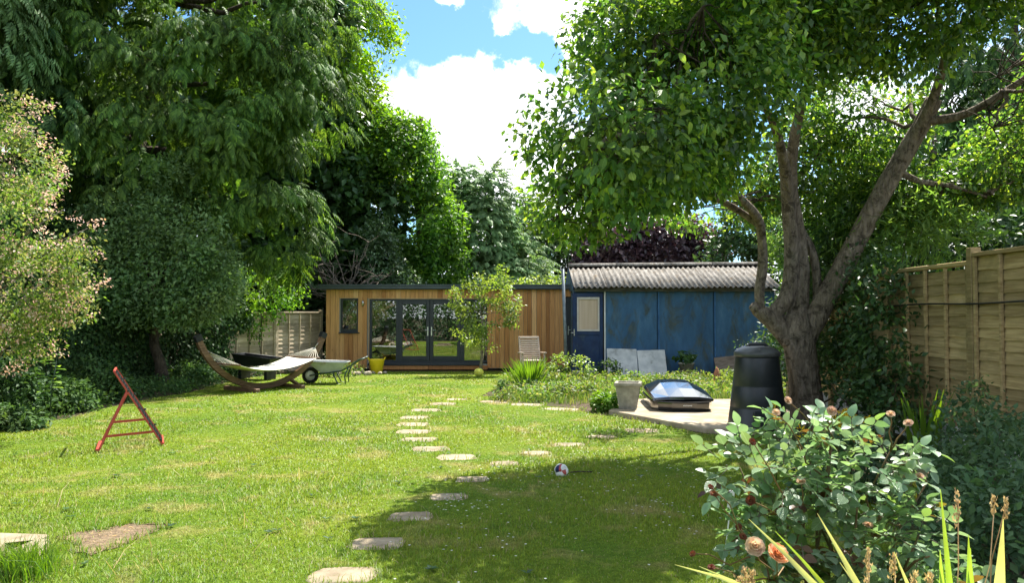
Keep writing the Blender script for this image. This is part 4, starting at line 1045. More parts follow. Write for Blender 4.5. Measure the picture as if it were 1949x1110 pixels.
frond_tree('pale_cypress', 'pale feathery conifer in the top left corner', (-12.6, 14.6, 0), 12, .3,
           [(-10.6, 14.4, 7.0, 1.3, 1.2, 1.1), (-11.0, 14.2, 8.6, 1.6, 1.4, 1.3), (-10.0, 14.9, 8.6, 1.0, 1.0, 1.0)], L['cypress_b'], 300, 15, .22, .36, 23, down=.9)
frond_tree('leyland_cypress', 'soft blue green conifer behind the small sapling', (-.9, 30.0, 0), 7, .25,
           [(-1.3, 29.6, 2.4, 1.9, 1.6, 2.4), (-1.2, 29.8, 4.8, 1.45, 1.3, 1.7), (-.9, 30, 6.2, .9, .9, 1.2), (.25, 29.7, 2.6, 1.15, 1.2, 2.3), (-2.3, 30.2, 5.0, 1.0, 1.0, 2.2), (-2.2, 30.4, 6.8, .6, .6, 1.1)],
           L['cypress_b'], 900, 9, .24, .46, 24, down=.12, group=BACK, shape=FROND_S)
tree('ivy_clad_tree', 'bright leafy tree hung with ivy left of garden room', (-6.6, 29.0, 0), 13, .4,
     [(-7.13, 28.3, 10.14, 2.32, 1.95, 2.07), (-6.03, 28.55, 8.19, 2.07, 1.83, 1.59), (-6.33, 27.94, 6.97, 1.95, 1.59, 1.59), (-6.83, 27.94, 5.02, 1.34, 1.22, 1.71), (-6.76, 29.04, 12.58, 2.32, 1.95, 1.83), (-4.74, 29.28, 6.85, 1.22, 1.22, 0.85), (-7.62, 27.69, 11.85, 1.95, 1.46, 1.59), (-6.6, 27.6, 3.2, 1.2, 1.0, 2.2)],
     L['ivytree'], 4200, 20, .27, .175, LEAF2, 31, cull=.05, droop=.7, group=BACK)
tree('sycamore', 'tall dark green broadleaf tree behind the garden room', (-3.4, 28.0, 0), 9, .3,
     [(-3.75, 27.6, 2.4, 1.4, 1.3, 1.8), (-3.25, 27.6, 4.6, 1.5, 1.3, 1.6), (-3.85, 27.6, 6.6, 1.4, 1.3, 1.4), (-4.15, 27.8, 8.0, 1.2, 1.1, 1.0), (-5.15, 27.6, 7.4, 1.0, 1.0, 1.4), (-2.65, 27.6, 3.2, 1.0, 1.0, 1.8), (-4.75, 27.6, 4.0, 1.2, 1.0, 1.8)],
     L['sycamore'], 3000, 18, .24, .19, LEAF2, 33, cull=.05, droop=.5, group=BACK)
tree('holly', 'glossy grey green holly behind the left roof edge', (-4.0, 25.6, 0), 3.6, .12,
     [(-3.9, 25.4, 2.2, .85, .8, 1.2), (-4.4, 25.5, 3.2, .7, .7, 1.0), (-4.5, 25.5, 4.2, .5, .5, .7), (-3.3, 25.5, 1.9, .6, .6, .9)], L['holly'], 800, 16, .15, .13, LEAF2, 35, group=BACK, cat='tree')
tree('dark_beech', 'dark green tree in the gap above the roof junction', (2.0, 33.5, 0), 6, .25,
     [(1.6, 33, 3.0, 1.9, 1.4, 2.4), (2.6, 33.2, 3.6, 1.5, 1.3, 2.0), (.9, 33.6, 4.6, 1.2, 1.1, 1.7), (0.3, 34, 5.6, 1.2, 1.2, 1.4)], L['darkleaf'], 1300, 16, .26, .22, LEAF2, 36, group=BACK)
tree('copper_beech', 'purple leaved copper beech behind the shed roof', (5.6, 32.5, 0), 6, .3,
     [(4.6, 32, 4.0, 1.8, 1.4, 1.9), (6.2, 32, 4.7, 1.9, 1.4, 1.8), (7.7, 32.2, 4.2, 1.3, 1.2, 1.5), (3.7, 32, 3.2, 1.2, 1.1, 1.4), (5.4, 32.2, 5.8, 1.3, 1.1, 1.0)], L['copper'], 2600, 16, .24, .25, LEAF2, 38, group=BACK)
tree('dark_hawthorn', 'dark bushy tree behind the right end of shed', (9.6, 29.5, 0), 5, .25,
     [(8.6, 29, 3.0, 1.5, 1.3, 2.0), (10.2, 29, 3.4, 1.7, 1.4, 1.9), (12.2, 29, 3.4, 1.8, 1.4, 2.2), (9.4, 29.4, 5.0, 1.4, 1.2, 1.2)], L['darkleaf'], 1300, 16, .25, .21, LEAF2, 40, group=BACK)
tree('yellow_green_tree', 'bright yellow green shrub glimpsed behind apple limbs', (9.8, 25.4, 0), 3.5, .12,
     [(9.8, 25.2, 3.2, 1.0, .9, 1.1), (10.6, 25.4, 2.4, .9, .9, 1.2), (9.2, 25.2, 4.4, .8, .7, .8)], L['buddleia'], 600, 14, .2, .16, LEAF2, 42, group=BACK)
frond_tree('right_conifer', 'dark conifer with bare trunk beyond the right fence', (12.4, 18.5, 0), 10, .26,
           [(11.6, 18.5, 4.6, 1.3, 1.3, .9), (13.4, 18, 5.2, 1.7, 1.5, 1.0), (12.6, 18.4, 6.6, 2.0, 1.7, 1.2), (13.8, 18.2, 3.2, 1.2, 1.2, .9), (12.2, 18.6, 8.4, 1.9, 1.7, 1.4), (10.7, 18.8, 6.0, 1.0, 1.0, .8)], L['cypress_d'], 400, 9, .3, .55, 44, down=.35, keep_back=.6)
tree('right_boundary_tree', 'leafy green tree rising behind the right fence', (9.6, 17.0, 0), 6, .2,
     [(8.9, 16.4, 3.2, 1.5, 1.3, 1.5), (9.9, 16.2, 2.4, 1.6, 1.3, 1.4), (8.4, 17.2, 4.6, 1.3, 1.2, 1.2), (7.6, 17.6, 3.0, 1.1, 1.0, 1.5), (11.4, 15.4, 2.4, 1.6, 1.3, 1.5), (8.0, 14.2, 2.6, 1.3, 1.0, 1.0), (10.2, 13.6, 2.9, 1.5, 1.1, 1.2), (6.8, 14.8, 2.4, .9, .8, 1.1)], L['darkleaf'], 1900, 16, .24, .18, LEAF2, 46)
# mixed hedge filling the boundary behind
hg = thing('hedge', 'tangled leafy hedge above the flat roof edge', 'hedge', (1.0, 27.0, 0))
MB().tube([(0.6, 27, -.1), (.7, 27, 2.4)], [.06, .03], 6).wbuild('stem', M['bark_dark'], hg)
foliage('foliage', [(-.6, 27, 1.7, 1.6, .9, 1.2), (1.2, 27, 1.9, 1.5, .9, 1.2), (2.6, 26.8, 1.7, 1.2, .8, 1.1)], 900, 14, .2, .14, LEAF2, L['sapling'], hg, 48)
dk_ = thing('shelter_belt', 'dark mass of evergreens closing the left background', 'trees', (-8, 27.5, 0))
b = MB()
for xx in (-13, -10, -7.5, -5.5): b.tube([(xx, 27.5, -.1), (xx + .2, 27.6, 9)], [.3, .12], 8)
b.wbuild('trunk', M['bark_dark'], dk_)
foliage('crown', [(-14, 24, 3.5, 2.5, 2, 3.5), (-13.5, 23.5, 9, 2.5, 2, 3.5), (-10.5, 26, 3, 2.4, 1.8, 3), (-10.5, 26, 8.5, 2.6, 2, 3.6), (-7.6, 27, 2.4, 1.8, 1.4, 2.6), (-7.0, 27.4, 7, 2.0, 1.6, 3.2), (-5.4, 27, 2.2, 1.6, 1.2, 2.4), (-8.4, 26.5, 12, 2.6, 2, 2.5), (-5.4, 27.6, 5.6, 1.4, 1.2, 1.8), (-11.5, 21, 2.0, 1.8, 1.0, 2.2), (-9.6, 22.6, 2.0, 1.6, 1.0, 2.0), (-8.0, 24.6, 1.8, 1.4, .9, 1.9), (-13.5, 18.5, 2.5, 1.5, 1.2, 2.5), (-9.6, 24.0, 4.2, 1.9, 1.2, 2.0), (-7.8, 25.4, 4.0, 1.6, 1.2, 2.0), (-11.2, 24, 7.5, 2.0, 1.5, 2.0), (-8.6, 25, 7.6, 1.8, 1.3, 1.9)], 6800, 16, .34, .36, LEAF2, L['darkleaf'], dk_, 50, keep_back=.2)

# bare branched dead shrub between the trees
ds = thing('dead_shrub', 'leafless grey branched shrub beside the holly', 'shrub', (-5.35, 24.2, 0))
rsd = np.random.default_rng(61); b = MB()
b.tube([(-5.35, 24.2, -.1), (-5.3, 24.15, 1.4), (-5.15, 24.1, 2.4)], [.07, .055, .045], 7)
for k in range(22):
    p0 = np.array((-5.25, 24.12, rsd.uniform(1.5, 2.5))); a = rsd.uniform(-1.5, 1.9); e = p0 + np.array((math.sin(a) * rsd.uniform(.8, 1.7), rsd.uniform(-.5, .3), math.cos(a) * rsd.uniform(.5, 2.0) + .2))
    w = wobble(p0, e, 6, .035, rsd, .03); b.tube(w, [.028, .024, .02, .016, .012, .007], 5)
    for q in range(4):
        i = rsd.integers(2, 6); pb = np.array(w[i]); b.tube(wobble(pb, pb + rsd.normal(0, .38, 3) + np.array((0, 0, .1)), 4, .04, rsd), [.012, .010, .008, .004], 4)
b.wbuild('branches', M['bark_pale'], ds)

# small tree in front of the left fence
tree('willow_leaved_pear', 'small grey green tree with dark leaning trunk at left border', (-7.72, 16.9, 0), 3.4, .13,
     [(-7.9, 16.6, 2.5, 1.3, 1.1, 1.1), (-7.2, 16.4, 3.2, 1.1, .9, 1.1), (-8.5, 16.4, 3.2, .9, .9, 1.1), (-6.8, 16.6, 2.3, .8, .8, .9), (-7.3, 16.5, 4.3, .55, .5, .8), (-8.5, 16.5, 1.9, .9, .8, .8), (-7.1, 16.3, 1.9, .8, .6, .55)], L['greytree'], 4200, 14, .15, .105, LEAF2, 62, lean=(-.5, -.1), cull=.5, freq=1.9, droop=.1)

# beauty bush at the left edge
bb = thing('beauty_bush', 'sunlit arching bush with faded pink blossom at left edge', 'bush', (-7.9, 10.6, 0))
rsb = np.random.default_rng(63); b = MB()
LB = [(-7.4, 10.3, 3.7, 1.1, 1.0, .75), (-7.3, 10.0, 2.8, 1.25, 1.0, .8), (-6.5, 9.9, 2.75, .95, .8, .5), (-6.9, 9.9, 2.0, 1.2, .9, .7), (-6.3, 10.0, 2.0, .7, .7, .45), (-7.6, 10, 1.4, .9, .8, .6), (-7.9, 10.5, 4.3, .9, .8, .5), (-5.75, 9.9, 2.72, .34, .3, .16), (-5.6, 9.9, 2.1, .30, .3, .14), (-5.9, 10, 1.62, .32, .3, .14), (-6.2, 10, 3.35, .34, .3, .14), (-6.4, 10.2, 3.95, .36, .3, .14), (-6.7, 10.3, 4.45, .34, .3, .14), (-5.7, 9.8, 2.42, .3, .25, .10), (-7.0, 10.1, 1.25, .8, .6, .45), (-6.4, 10.2, 1.3, .4, .4, .3)]
for k in range(26):
    l = LB[k % len(LB)]; e = np.array(l[:3]) + rsb.normal(size=3) * np.array(l[3:]) * .75; p0 = np.array((-7.9, 10.6, 0)) + rsb.normal(0, .15, 3) * (1, 1, 0)
    b.tube(wobble(p0, e, 8, .02, rsb, .16), [.03 * (1 - .8 * q / 7) for q in range(8)], 5)
b.wbuild('stems', M['bark_pale'], bb)
foliage('foliage', LB, 2600, 13, .10, .062, LEAF2, L['beauty'], bb, 64, cull=.45, freq=2.4)
foliage('blossom', LB, 800, 15, .06, .045, LEAF2, L['blossom'], bb, 65, shell=.08, cull=.2, freq=2.2, inner=.8)

# ------------------------------------------------------------------ apple tree
ap = thing('apple_tree', 'old apple tree with forked trunk and green apples', 'tree', (4.18, 11.0, 0))
rsa = np.random.default_rng(71)
AL = [(1.05, 7.5, 3.35, .95, .95, .80), (2.05, 8.0, 4.15, 1.10, 1.05, 1.0), (1.75, 8.7, 3.42, 1.1, 1.1, .52), (3.3, 9.0, 5.1, 1.15, 1.1, .85), (5.0, 9.4, 5.45, 1.4, 1.2, .85), (6.5, 9.6, 4.35, .9, .9, .85), (4.7, 11.9, 4.0, 1.3, .8, .75),
      (6.3, 11.5, 3.45, 1.1, .7, .55), (.78, 8.3, 2.80, .62, .75, .36), (3.2, 11.7, 3.35, 1.0, .8, .42), (2.4, 8.6, 5.3, 1.2, 1.1, .9), (4.4, 9.6, 6.3, 1.6, 1.3, .8), (2.5, 9.6, 3.65, .8, .9, .5), (7.0, 10.0, 5.1, 1.1, 1.0, .9), (1.5, 8.2, 4.6, .9, .9, .7), (3.2, 9.2, 6.0, 1.2, 1.1, .8), (5.6, 12.0, 4.7, 1.2, .8, .8), (7.3, 11, 3.9, .9, .9, .7)]
tr_ = MB()
tr_.tube([(4.30, 11, -.2), (4.29, 11, .05), (4.27, 11, .35), (4.22, 11, .8), (4.17, 11.0, 1.15), (4.13, 11.0, 1.42), (4.12, 11.0, 1.62)], [.31, .262, .228, .216, .225, .24, .18], 20)
limb = {
    'left': ([(4.05, 11, 1.25), (3.85, 10.97, 1.45), (3.66, 10.93, 1.60), (3.50, 10.9, 1.68)], [.19, .165, .14, .085]),
    'left_up': ([(3.58, 10.9, 1.66), (3.56, 10.88, 1.95), (3.60, 10.85, 2.30), (3.56, 10.75, 2.65), (3.42, 10.5, 2.95), (3.0, 10.1, 3.22), (2.4, 9.5, 3.4), (1.6, 8.6, 3.5), (1.0, 7.8, 3.4)], [.075, .082, .082, .075, .07, .06, .048, .032, .016]),
    'curve': ([(3.72, 10.95, 1.56), (3.95, 10.98, 1.80), (4.05, 11, 2.1), (4.07, 11.0, 2.6), (4.00, 10.9, 3.1), (3.85, 10.6, 3.6), (3.5, 10, 4.1), (3.0, 9.4, 4.5)], [.12, .13, .125, .115, .11, .09, .06, .035]),
    'mid': ([(4.14, 11.03, 1.35), (4.20, 11.1, 1.8), (4.24, 11.12, 2.3), (4.18, 11.1, 2.9), (4.05, 10.95, 3.5), (4.0, 10.6, 4.2), (4.1, 10.2, 5.0)], [.21, .17, .15, .135, .11, .08, .045]),
    'right': ([(4.22, 11, 1.25), (4.42, 10.97, 1.6), (4.68, 10.92, 2.1), (5.0, 10.85, 2.75), (5.35, 10.7, 3.5), (5.72, 10.5, 4.25), (5.85, 10.4, 4.6)], [.21, .185, .175, .165, .155, .14, .12]),
    'right_thin': ([(4.45, 11.05, 1.65), (4.50, 11.15, 2.1), (4.45, 11.2, 2.55), (4.30, 11.3, 2.95), (4.2, 11.5, 3.4)], [.075, .072, .068, .06, .03]),
    'upright': ([(5.6, 10.55, 4.0), (5.75, 10.2, 4.6), (5.8, 9.9, 5.3)], [.10, .075, .04]), 'sweep': ([(5.75, 10.45, 4.3), (6.2, 10.2, 4.35), (6.8, 9.9, 4.75), (7.2, 9.8, 5.1)], [.08, .065, .045, .02]),
    'sweep2': ([(5.45, 10.65, 3.65), (5.8, 10.7, 3.5), (6.3, 10.8, 3.45), (6.8, 10.8, 3.3)], [.06, .05, .035, .015]), 'arch': ([(3.5, 10.6, 2.85), (3.0, 10.5, 3.15), (2.5, 10.2, 3.25), (1.9, 9.6, 3.15), (1.3, 8.9, 2.95)], [.06, .055, .045, .032, .014]),
}
def smooth_path(p, r, n=5):
    p = np.array(p); r = np.array(r); P = []; Q = []
    for i in range(len(p) - 1):
        a, b_, c, d = p[max(i - 1, 0)], p[i], p[i + 1], p[min(i + 2, len(p) - 1)]
        for k in range(n):
            t = k / n; P.append(tuple(.5 * ((2 * b_) + (c - a) * t + (2 * a - 5 * b_ + 4 * c - d) * t * t + (3 * b_ - a - 3 * c + d) * t ** 3))); Q.append(float(r[i] + (r[i + 1] - r[i]) * t) * (1 + rsa.normal(0, .025)))
    P.append(tuple(p[-1])); Q.append(float(r[-1])); return P, Q
for k_, (p, r) in limb.items():
    P_, Q_ = smooth_path(p, [q * .88 for q in r]); tr_.tube(P_, Q_, 12)
tr_.tube([(3.52, 10.9, 1.69), (3.46, 10.88, 1.74)], [.085, .07], 10)
trunk_o = tr_.wbuild('trunk', M['bark'], ap)
lp = np.array([q for p, r in limb.values() for q in smooth_path(p, r)[0] if q[2] > 2.6])
bo = MB(); tw = MB()
for l in AL:
    c = np.array(l[:3]); near = lp[np.argmin(((lp - c) ** 2).sum(1))]
    for _ in range(3):
        e = c + np.clip(rsa.normal(size=3), -1.2, 1.2) * np.array(l[3:]) * .45; bo.tube(wobble(near + rsa.normal(0, .03, 3), e, 7, .035, rsa, .03), [.034 * (1 - .75 * q / 6) for q in range(7)], 6)
        for _ in range(9):
            f = c + unit(rsa.normal(size=(1, 3)))[0] * np.array(l[3:]) * rsa.uniform(.4, .95); tw.tube(wobble(e, f, 4, .05, rsa), [.010, .008, .006, .003], 4, cap=False)
bo.wbuild('branches', M['bark'], ap)['kind'] = 'stuff'; o = tw.wbuild('twigs', M['bark_dark'], ap); o['kind'] = 'stuff'
# upright shoots at the crown's left shoulder
AL2 = AL + [(.80, 7.6, 4.05, .10, .10, .30), (.42, 7.6, 3.05, .30, .25, .16), (.38, 7.7, 3.35, .22, .2, .10)]
Q, Rm, s = leaf_field(AL2, 14500, 11, .12, .092, LEAF4, rsa, droop=.6, cull=.22, freq=1.5, keep_back=.7, inner=.45, shell=.3, jit=.75)
view = unit(Q - np.array((0, 0, 1.6))); fx_ = np.abs(Q[:, 0] / Q[:, 1]) < .67; fz_ = (Q[:, 2] - 1.6) / Q[:, 1] < .40
score = np.linalg.norm(Q - np.array((0, 0, 1.6)), axis=1) - s * 12; score[~(fx_ & fz_)] = 99
near = np.argsort(score)[:300]; rest = np.ones(len(Q), bool); rest[near] = False
V, F = scatter(LEAF4[0], LEAF4[1], Q[rest], Rm[rest], s[rest]); o = np_mesh('crown', V, F, L['apple'], ap); o['kind'] = 'stuff'
leafme = np_mesh('leaf', LEAF_A[0], LEAF_A[1], L['apple_near'], smooth=True); lm = leafme.data; bpy.data.objects.remove(leafme)
apo = wloc(ap)
foliage('unseen_shade_crown', [(3.6, 9.2, 6.6, 1.2, 1.1, .6), (4.8, 9.6, 7.0, 1.4, 1.2, .7), (5.6, 10.0, 6.6, 1.3, 1.2, .7), (3.4, 10.6, 5.9, 1.2, 1.0, .7), (1.2, 6.4, 5.5, 1.0, .9, .6), (2.3, 7.2, 5.9, 1.1, .9, .6), (5.3, 8.0, 5.9, 1.3, 1.0, .7), (4.7, 7.2, 5.8, 1.0, .8, .6), (6.6, 8.6, 6.0, 1.2, 1.0, .7)], 5000, 10, .13, .11, LEAF2, L['apple'], ap, 77, keep_back=1.0, inner=.2, shell=.5)  # extra leaves above the view, added to deepen the shade below
def put(name, me, parent, org, p, Rq, sc_):
    o = bpy.data.objects.new(name, me); m = Matrix([list(Rq[0]) + [0], list(Rq[1]) + [0], list(Rq[2]) + [0], [0, 0, 0, 1]])
    o.matrix_local = Matrix.Translation(Vector(p) - org) @ m @ Matrix.Diagonal((sc_, sc_, sc_, 1)); link(o, parent)
    return o
for i in near: put('leaf', lm, ap, apo, Q[i], Rm[i], float(s[i]) * 1.08)
M['apple'] = pmat('green_apple_skin', (.16, .26, .045), (.26, .36, .08), 5, rough=.35, spec=.45, bump=.03)
amesh = MB().lathe([(.001, -.026), (.012, -.030), (.024, -.022), (.031, -.004), (.032, .008), (.027, .021), (.016, .028), (.006, .025), (.001, .021)], 14, cap=False).mesh('apple', M['apple'])
cand = np.where((np.linalg.norm(Q[:, :2], axis=1) < 9.6) & fx_ & fz_)[0]
for i in rsa.choice(cand, 46, replace=False):
    q = Q[i] + np.array((0, -.06, -.05)); sz = rsa.uniform(.9, 1.2); inst('apple', amesh, ap, tuple(Vector(q) - apo), (rsa.normal(0, .3), rsa.normal(0, .3), 0), (sz, sz, sz))

# ------------------------------------------------------------------ sapling before the garden room
tree('sapling', 'small multi stemmed sapling before the glass doors', (-.82, 20.5, 0), 1.6, .05,
     [(-.75, 20.4, 1.55, .95, .7, .62), (-1.2, 20.4, 2.0, .55, .5, .45), (-.55, 20.4, 2.25, .5, .45, .40), (-.9, 20.4, 2.55, .42, .38, .32), (-.25, 20.4, 1.5, .45, .4, .4), (-1.1, 20.4, 1.2, .5, .45, .4), (-.6, 20.4, .95, .5, .4, .3), (.0, 20.4, 1.9, .32, .3, .18), (-.25, 20.4, 2.75, .14, .12, .28)],
     L['sapling'], 620, 11, .085, .095, LEAF2, 75, bark='bark_pale', cull=.55, freq=3.2, droop=.4, keep_back=.9)

# ------------------------------------------------------------------ right border
def shrub(name, label, base, lobes, mat, nclus, per, csize, leaf, shape, seed, cat='shrub', stems=7, group=None, sm='bark_dark', r=.02, **kw):
    t = thing(name, label, cat, base, 0, group); rs = np.random.default_rng(seed); b = MB()
    for k in range(stems):
        l = lobes[k % len(lobes)]; e = np.array(l[:3]) + rs.normal(size=3) * np.array(l[3:]) * .45; b.tube(wobble((base[0] + rs.normal(0, .06), base[1] + rs.normal(0, .06), base[2] - .05), e, 6, .02, rs, .04), [r * (1 - .8 * q / 5) for q in range(6)], 5)
    b.wbuild('stems', M[sm], t)['kind'] = 'stuff'; foliage('foliage', lobes, nclus, per, csize, leaf, shape, mat, t, seed + 1, **kw); return t


shrub('climber', 'dense dark climber against the right fence', (4.85, 12.2, 0), [(4.75, 12.4, 1.2, .55, .8, .9), (4.95, 11.6, 1.7, .42, .7, .8), (4.9, 11.2, .8, .42, .6, .7), (4.9, 11.9, 2.5, .5, .7, .55), (5.2, 12.6, 3.1, .6, .7, .55), (5.0, 13.6, 1.2, .4, .7, .9), (5.05, 10.6, .6, .3, .4, .6), (4.75, 9.9, 1.3, .36, .5, .9), (5.0, 10.4, 2.0, .32, .5, .55), (4.7, 9.5, .7, .4, .5, .6), (5.1, 11.4, 2.8, .4, .5, .5)], L['climber'], 1300, 15, .12, .095, LEAF2, 80, keep_back=.3)
shrub('buddleia', 'sunlit buddleia with pale flower spikes over fence top', (5.5, 11.6, 0), [(5.3, 11.2, 2.75, .55, .55, .45), (5.8, 10.9, 2.95, .6, .5, .40), (6.2, 10.7, 2.7, .45, .4, .3), (5.2, 11.6, 3.3, .5, .5, .4), (4.9, 11.6, 2.8, .4, .4, .45)], L['buddleia'], 300, 11, .12, .16, NARROW, 82, cull=.2, keep_back=.8, droop=.3)
shrub('viburnum', 'low glossy leaved bush under the right fence', (4.6, 9.6, 0), [(4.5, 9.8, .5, .5, .6, .5), (4.8, 9.0, .45, .4, .6, .45), (4.2, 10.4, .55, .35, .4, .5), (4.1, 9.3, .35, .4, .5, .35)], L['climber'], 420, 14, .10, .09, LEAF2, 84, keep_back=.4)
shrub('pale_stem_shrub', 'wispy silvery sprigs behind the compost bin', (4.8, 15.0, 0), [(4.75, 15, 1.02, .28, .2, .16), (4.95, 15, .75, .25, .2, .3)], L['holly'], 34, 7, .08, .06, LEAF2, 86, cull=.3, keep_back=.9)
for k, (x, y, h, sp, lab) in enumerate(((3.9, 6.4, .75, .42, 'blue green leafy perennial clump nearest the fence corner'), (4.3, 7.4, .9, .45, 'taller blue green perennial clump below the fence post'), (3.1, 5.0, .75, .4, 'dark weedy perennial clump behind the rose'), (3.55, 5.6, .85, .42, 'dusky leafy perennial clump at right edge'), (2.75, 4.3, .65, .35, 'low dusky perennial clump right of the rose'), (2.9, 6.6, .6, .35, 'low leafy clump between rose and apple trunk'))):
    shrub('perennial', lab, (x, y, 0), [(x, y, h * .55, sp, sp, h * .5), (x + .2, y + .1, h * .75, sp * .6, sp * .6, h * .35), (x - .25, y, h * .4, sp * .6, sp * .6, h * .4)], L['nettle'], 260, 11, .075, .060, LEAF2, 90 + 2 * k, cat='plant', r=.006, stems=12, keep_back=.6, cull=.15, freq=3, group='perennials in the right border')

ls = thing('loosestrife', 'yellow flower spikes behind the rose bush', 'plant', (3.15, 7.0, 0)); rsl = np.random.default_rng(110)
b = MB()
tops = [(3.0 + rsl.normal(0, .28), 7.0 + rsl.normal(0, .2), rsl.uniform(.55, .78)) for _ in range(11)]
for p in tops: b.tube([(p[0] * .97 + .09, p[1], -.02), p], [.006, .003], 5)
b.wbuild('stems', pmat('green_stem', (.05, .10, .02), (.08, .14, .03), 9), ls)
for p in tops:
    n = 60; P = np.array(p) + np.stack([rsl.normal(0, .02, n), rsl.normal(0, .02, n), -rsl.uniform(0, .24, n)], 1); d = P - np.array(p) * (1, 1, 1); d[:, 2] = .02
    V, F = scatter(LEAF2[0], LEAF2[1], P, frames(d + 1e-4, np.tile((0, 0, 1.0), (n, 1)) + rsl.normal(0, .3, (n, 3))), np.full(n, .035)); np_mesh('flower_spike', V, F, L['yellowflower'], ls)['kind'] = 'stuff'
foliage('foliage', [(3.0, 7.0, .3, .4, .3, .3)], 70, 10, .07, .07, NARROW, L['climber'], ls, 112)

# ------------------------------------------------------------------ rose bush
rz0 = thing('rose_bush', 'rose bush with silvery leaves and faded peach blooms', 'rose bush', (1.28, 3.15, 0)); rsr = np.random.default_rng(120)
RL = [(1.05, 3.05, 1.02, .26, .26, .20), (1.42, 3.05, 1.05, .28, .26, .18), (1.25, 3.0, .80, .36, .28, .20), (1.55, 2.95, .80, .26, .24, .18), (.98, 2.95, .72, .16, .2, .22), (1.30, 2.85, .55, .34, .25, .2), (1.62, 2.9, .52, .24, .2, .18), (1.20, 3.1, 1.18, .16, .16, .09), (1.60, 3.05, 1.12, .12, .12, .10)]
RL = [(1.24 + (a - 1.28) * .88, b_, c * .95 - .01, d * .88, e * .9, f * .9) for a, b_, c, d, e, f in RL]
b = MB(); tips = []
for k in range(26):
    l = RL[k % len(RL)]; e = np.array(l[:3]) + rsr.normal(size=3) * np.array(l[3:]) * .6; w = wobble((1.28 + rsr.normal(0, .07), 3.15 + rsr.normal(0, .07), -.03), e, 7, .025, rsr, .03); tips.append(w)
    b.tube(w, [.010, .009, .008, .007, .006, .005, .003], 6)
b.wbuild('stems', pmat('rose_stem', (.10, .10, .03), (.17, .10, .05), 12), rz0)
# compound leaves of five leaflets
P, out_ = lobe_points(RL, 640, rsr, .25, .35, .8); lvP, lvR, lvS, lvM = [], [], [], []
st = MB()
for p, o_ in zip(P, out_):
    d = unit((o_ * .8 + rsr.normal(size=3) * .6 + np.array((0, 0, -.15)))[None])[0]; nrm = unit((np.array((.1, .15, 1.0)) + o_ * .12 + rsr.normal(size=3) * .24)[None])[0]
    fr = frames(d[None], nrm[None])[0]; Lf = rsr.uniform(.042, .066); warm = rsr.random() < .10
    st.tube([tuple(p), tuple(p + d * Lf * 1.5)], .0016, 4, cap=False)
    for (t, ang, sc_) in ((1.5, 0, 1.0), (1.05, 62, .9), (1.05, -62, .9), (.35, 68, .75), (.35, -68, .75)):
        if rsr.random() < .12: continue
        a = R(ang); dd = fr[:, 1] * math.cos(a) + fr[:, 0] * math.sin(a); q = p + d * Lf * t
        lvP.append(q); lvR.append(frames((dd + rsr.normal(0, .12, 3))[None], (fr[:, 2] + rsr.normal(0, .22, 3))[None])[0]); lvS.append(Lf * sc_); lvM.append(warm)
st.wbuild('leaf_stalks', M['bark_pale'], rz0)['kind'] = 'stuff'
lvP, lvR, lvS, lvM = np.array(lvP), np.array(lvR), np.array(lvS), np.array(lvM)
WIDE = LEAF_R[0]
sc_ = np.linalg.norm(lvP - np.array((0, 0, 1.6)), axis=1) - lvS * 6; ordr = np.argsort(sc_); near = ordr[:300]; far = ordr[300:]
ro = wloc(rz0)
tmp = np_mesh('leaflet', WIDE, LEAF_R[1], L['rose_near'], smooth=True); rl1 = tmp.data; bpy.data.objects.remove(tmp)
tmp = np_mesh('leaflet', WIDE, LEAF_R[1], L['rose_warm'], smooth=True); rl2 = tmp.data; bpy.data.objects.remove(tmp)
for i in near: put('leaflet', rl2 if lvM[i] else rl1, rz0, ro, lvP[i], lvR[i], float(lvS[i]))
for m_, k in ((L['rose'], ~lvM[far]), (L['rose_warm'], lvM[far])):
    V, F = scatter(WIDE, LEAF_R[1], lvP[far][k], lvR[far][k], lvS[far][k]); np_mesh('foliage', V, F, m_, rz0)['kind'] = 'stuff'
foliage('lower_foliage', [(1.3, 3.1, .35, .42, .3, .3), (1.7, 3.0, .35, .25, .25, .25)], 120, 8, .05, .05, LEAF4, L['groundcover'], rz0, 123)


def bloom_mesh(name, r, layers, mat, seed, droop=0):
    rs = np.random.default_rng(seed); V = []; F = []
    for li in range(layers):
        n = 4 + li; rr = r * (.30 + .70 * li / max(1, layers - 1)); open_ = .15 + 1.0 * li / max(1, layers - 1) + droop
        for k in range(n):
            a = 2 * PI * (k + .5 * (li % 2)) / n + rs.normal(0, .1); b0 = len(V); ca, sa = math.cos(a), math.sin(a)
            for i in range(4):
                for j in range(4):
                    u = (j / 3 - .5) * 2; v = i / 3; wdt = rr * .85 * (math.sin(PI * (.15 + .75 * v)) if i else .25)
                    rad = rr * (.25 + .75 * v) * (.35 + .65 * min(1, open_)) ; z = r * (.95 - .45 * open_) * v * (1 - .25 * v) + (.15 * rr * abs(u) * v) - (open_ - .9) * .3 * r * v * v + .05 * r
                    x, y = rad + rs.normal(0, .02 * r), u * wdt * .75; V.append((x * ca - y * sa, x * sa + y * ca, z + rs.normal(0, .02 * r)))
            for i in range(3):
                for j in range(3): F.append((b0 + i * 4 + j, b0 + (i + 1) * 4 + j, b0 + (i + 1) * 4 + j + 1, b0 + i * 4 + j + 1))
    me = bpy.data.meshes.new(name); me.from_pydata(V, [], F); me.polygons.foreach_set('use_smooth', [True] * len(F)); me.materials.append(mat); me.update(); return me


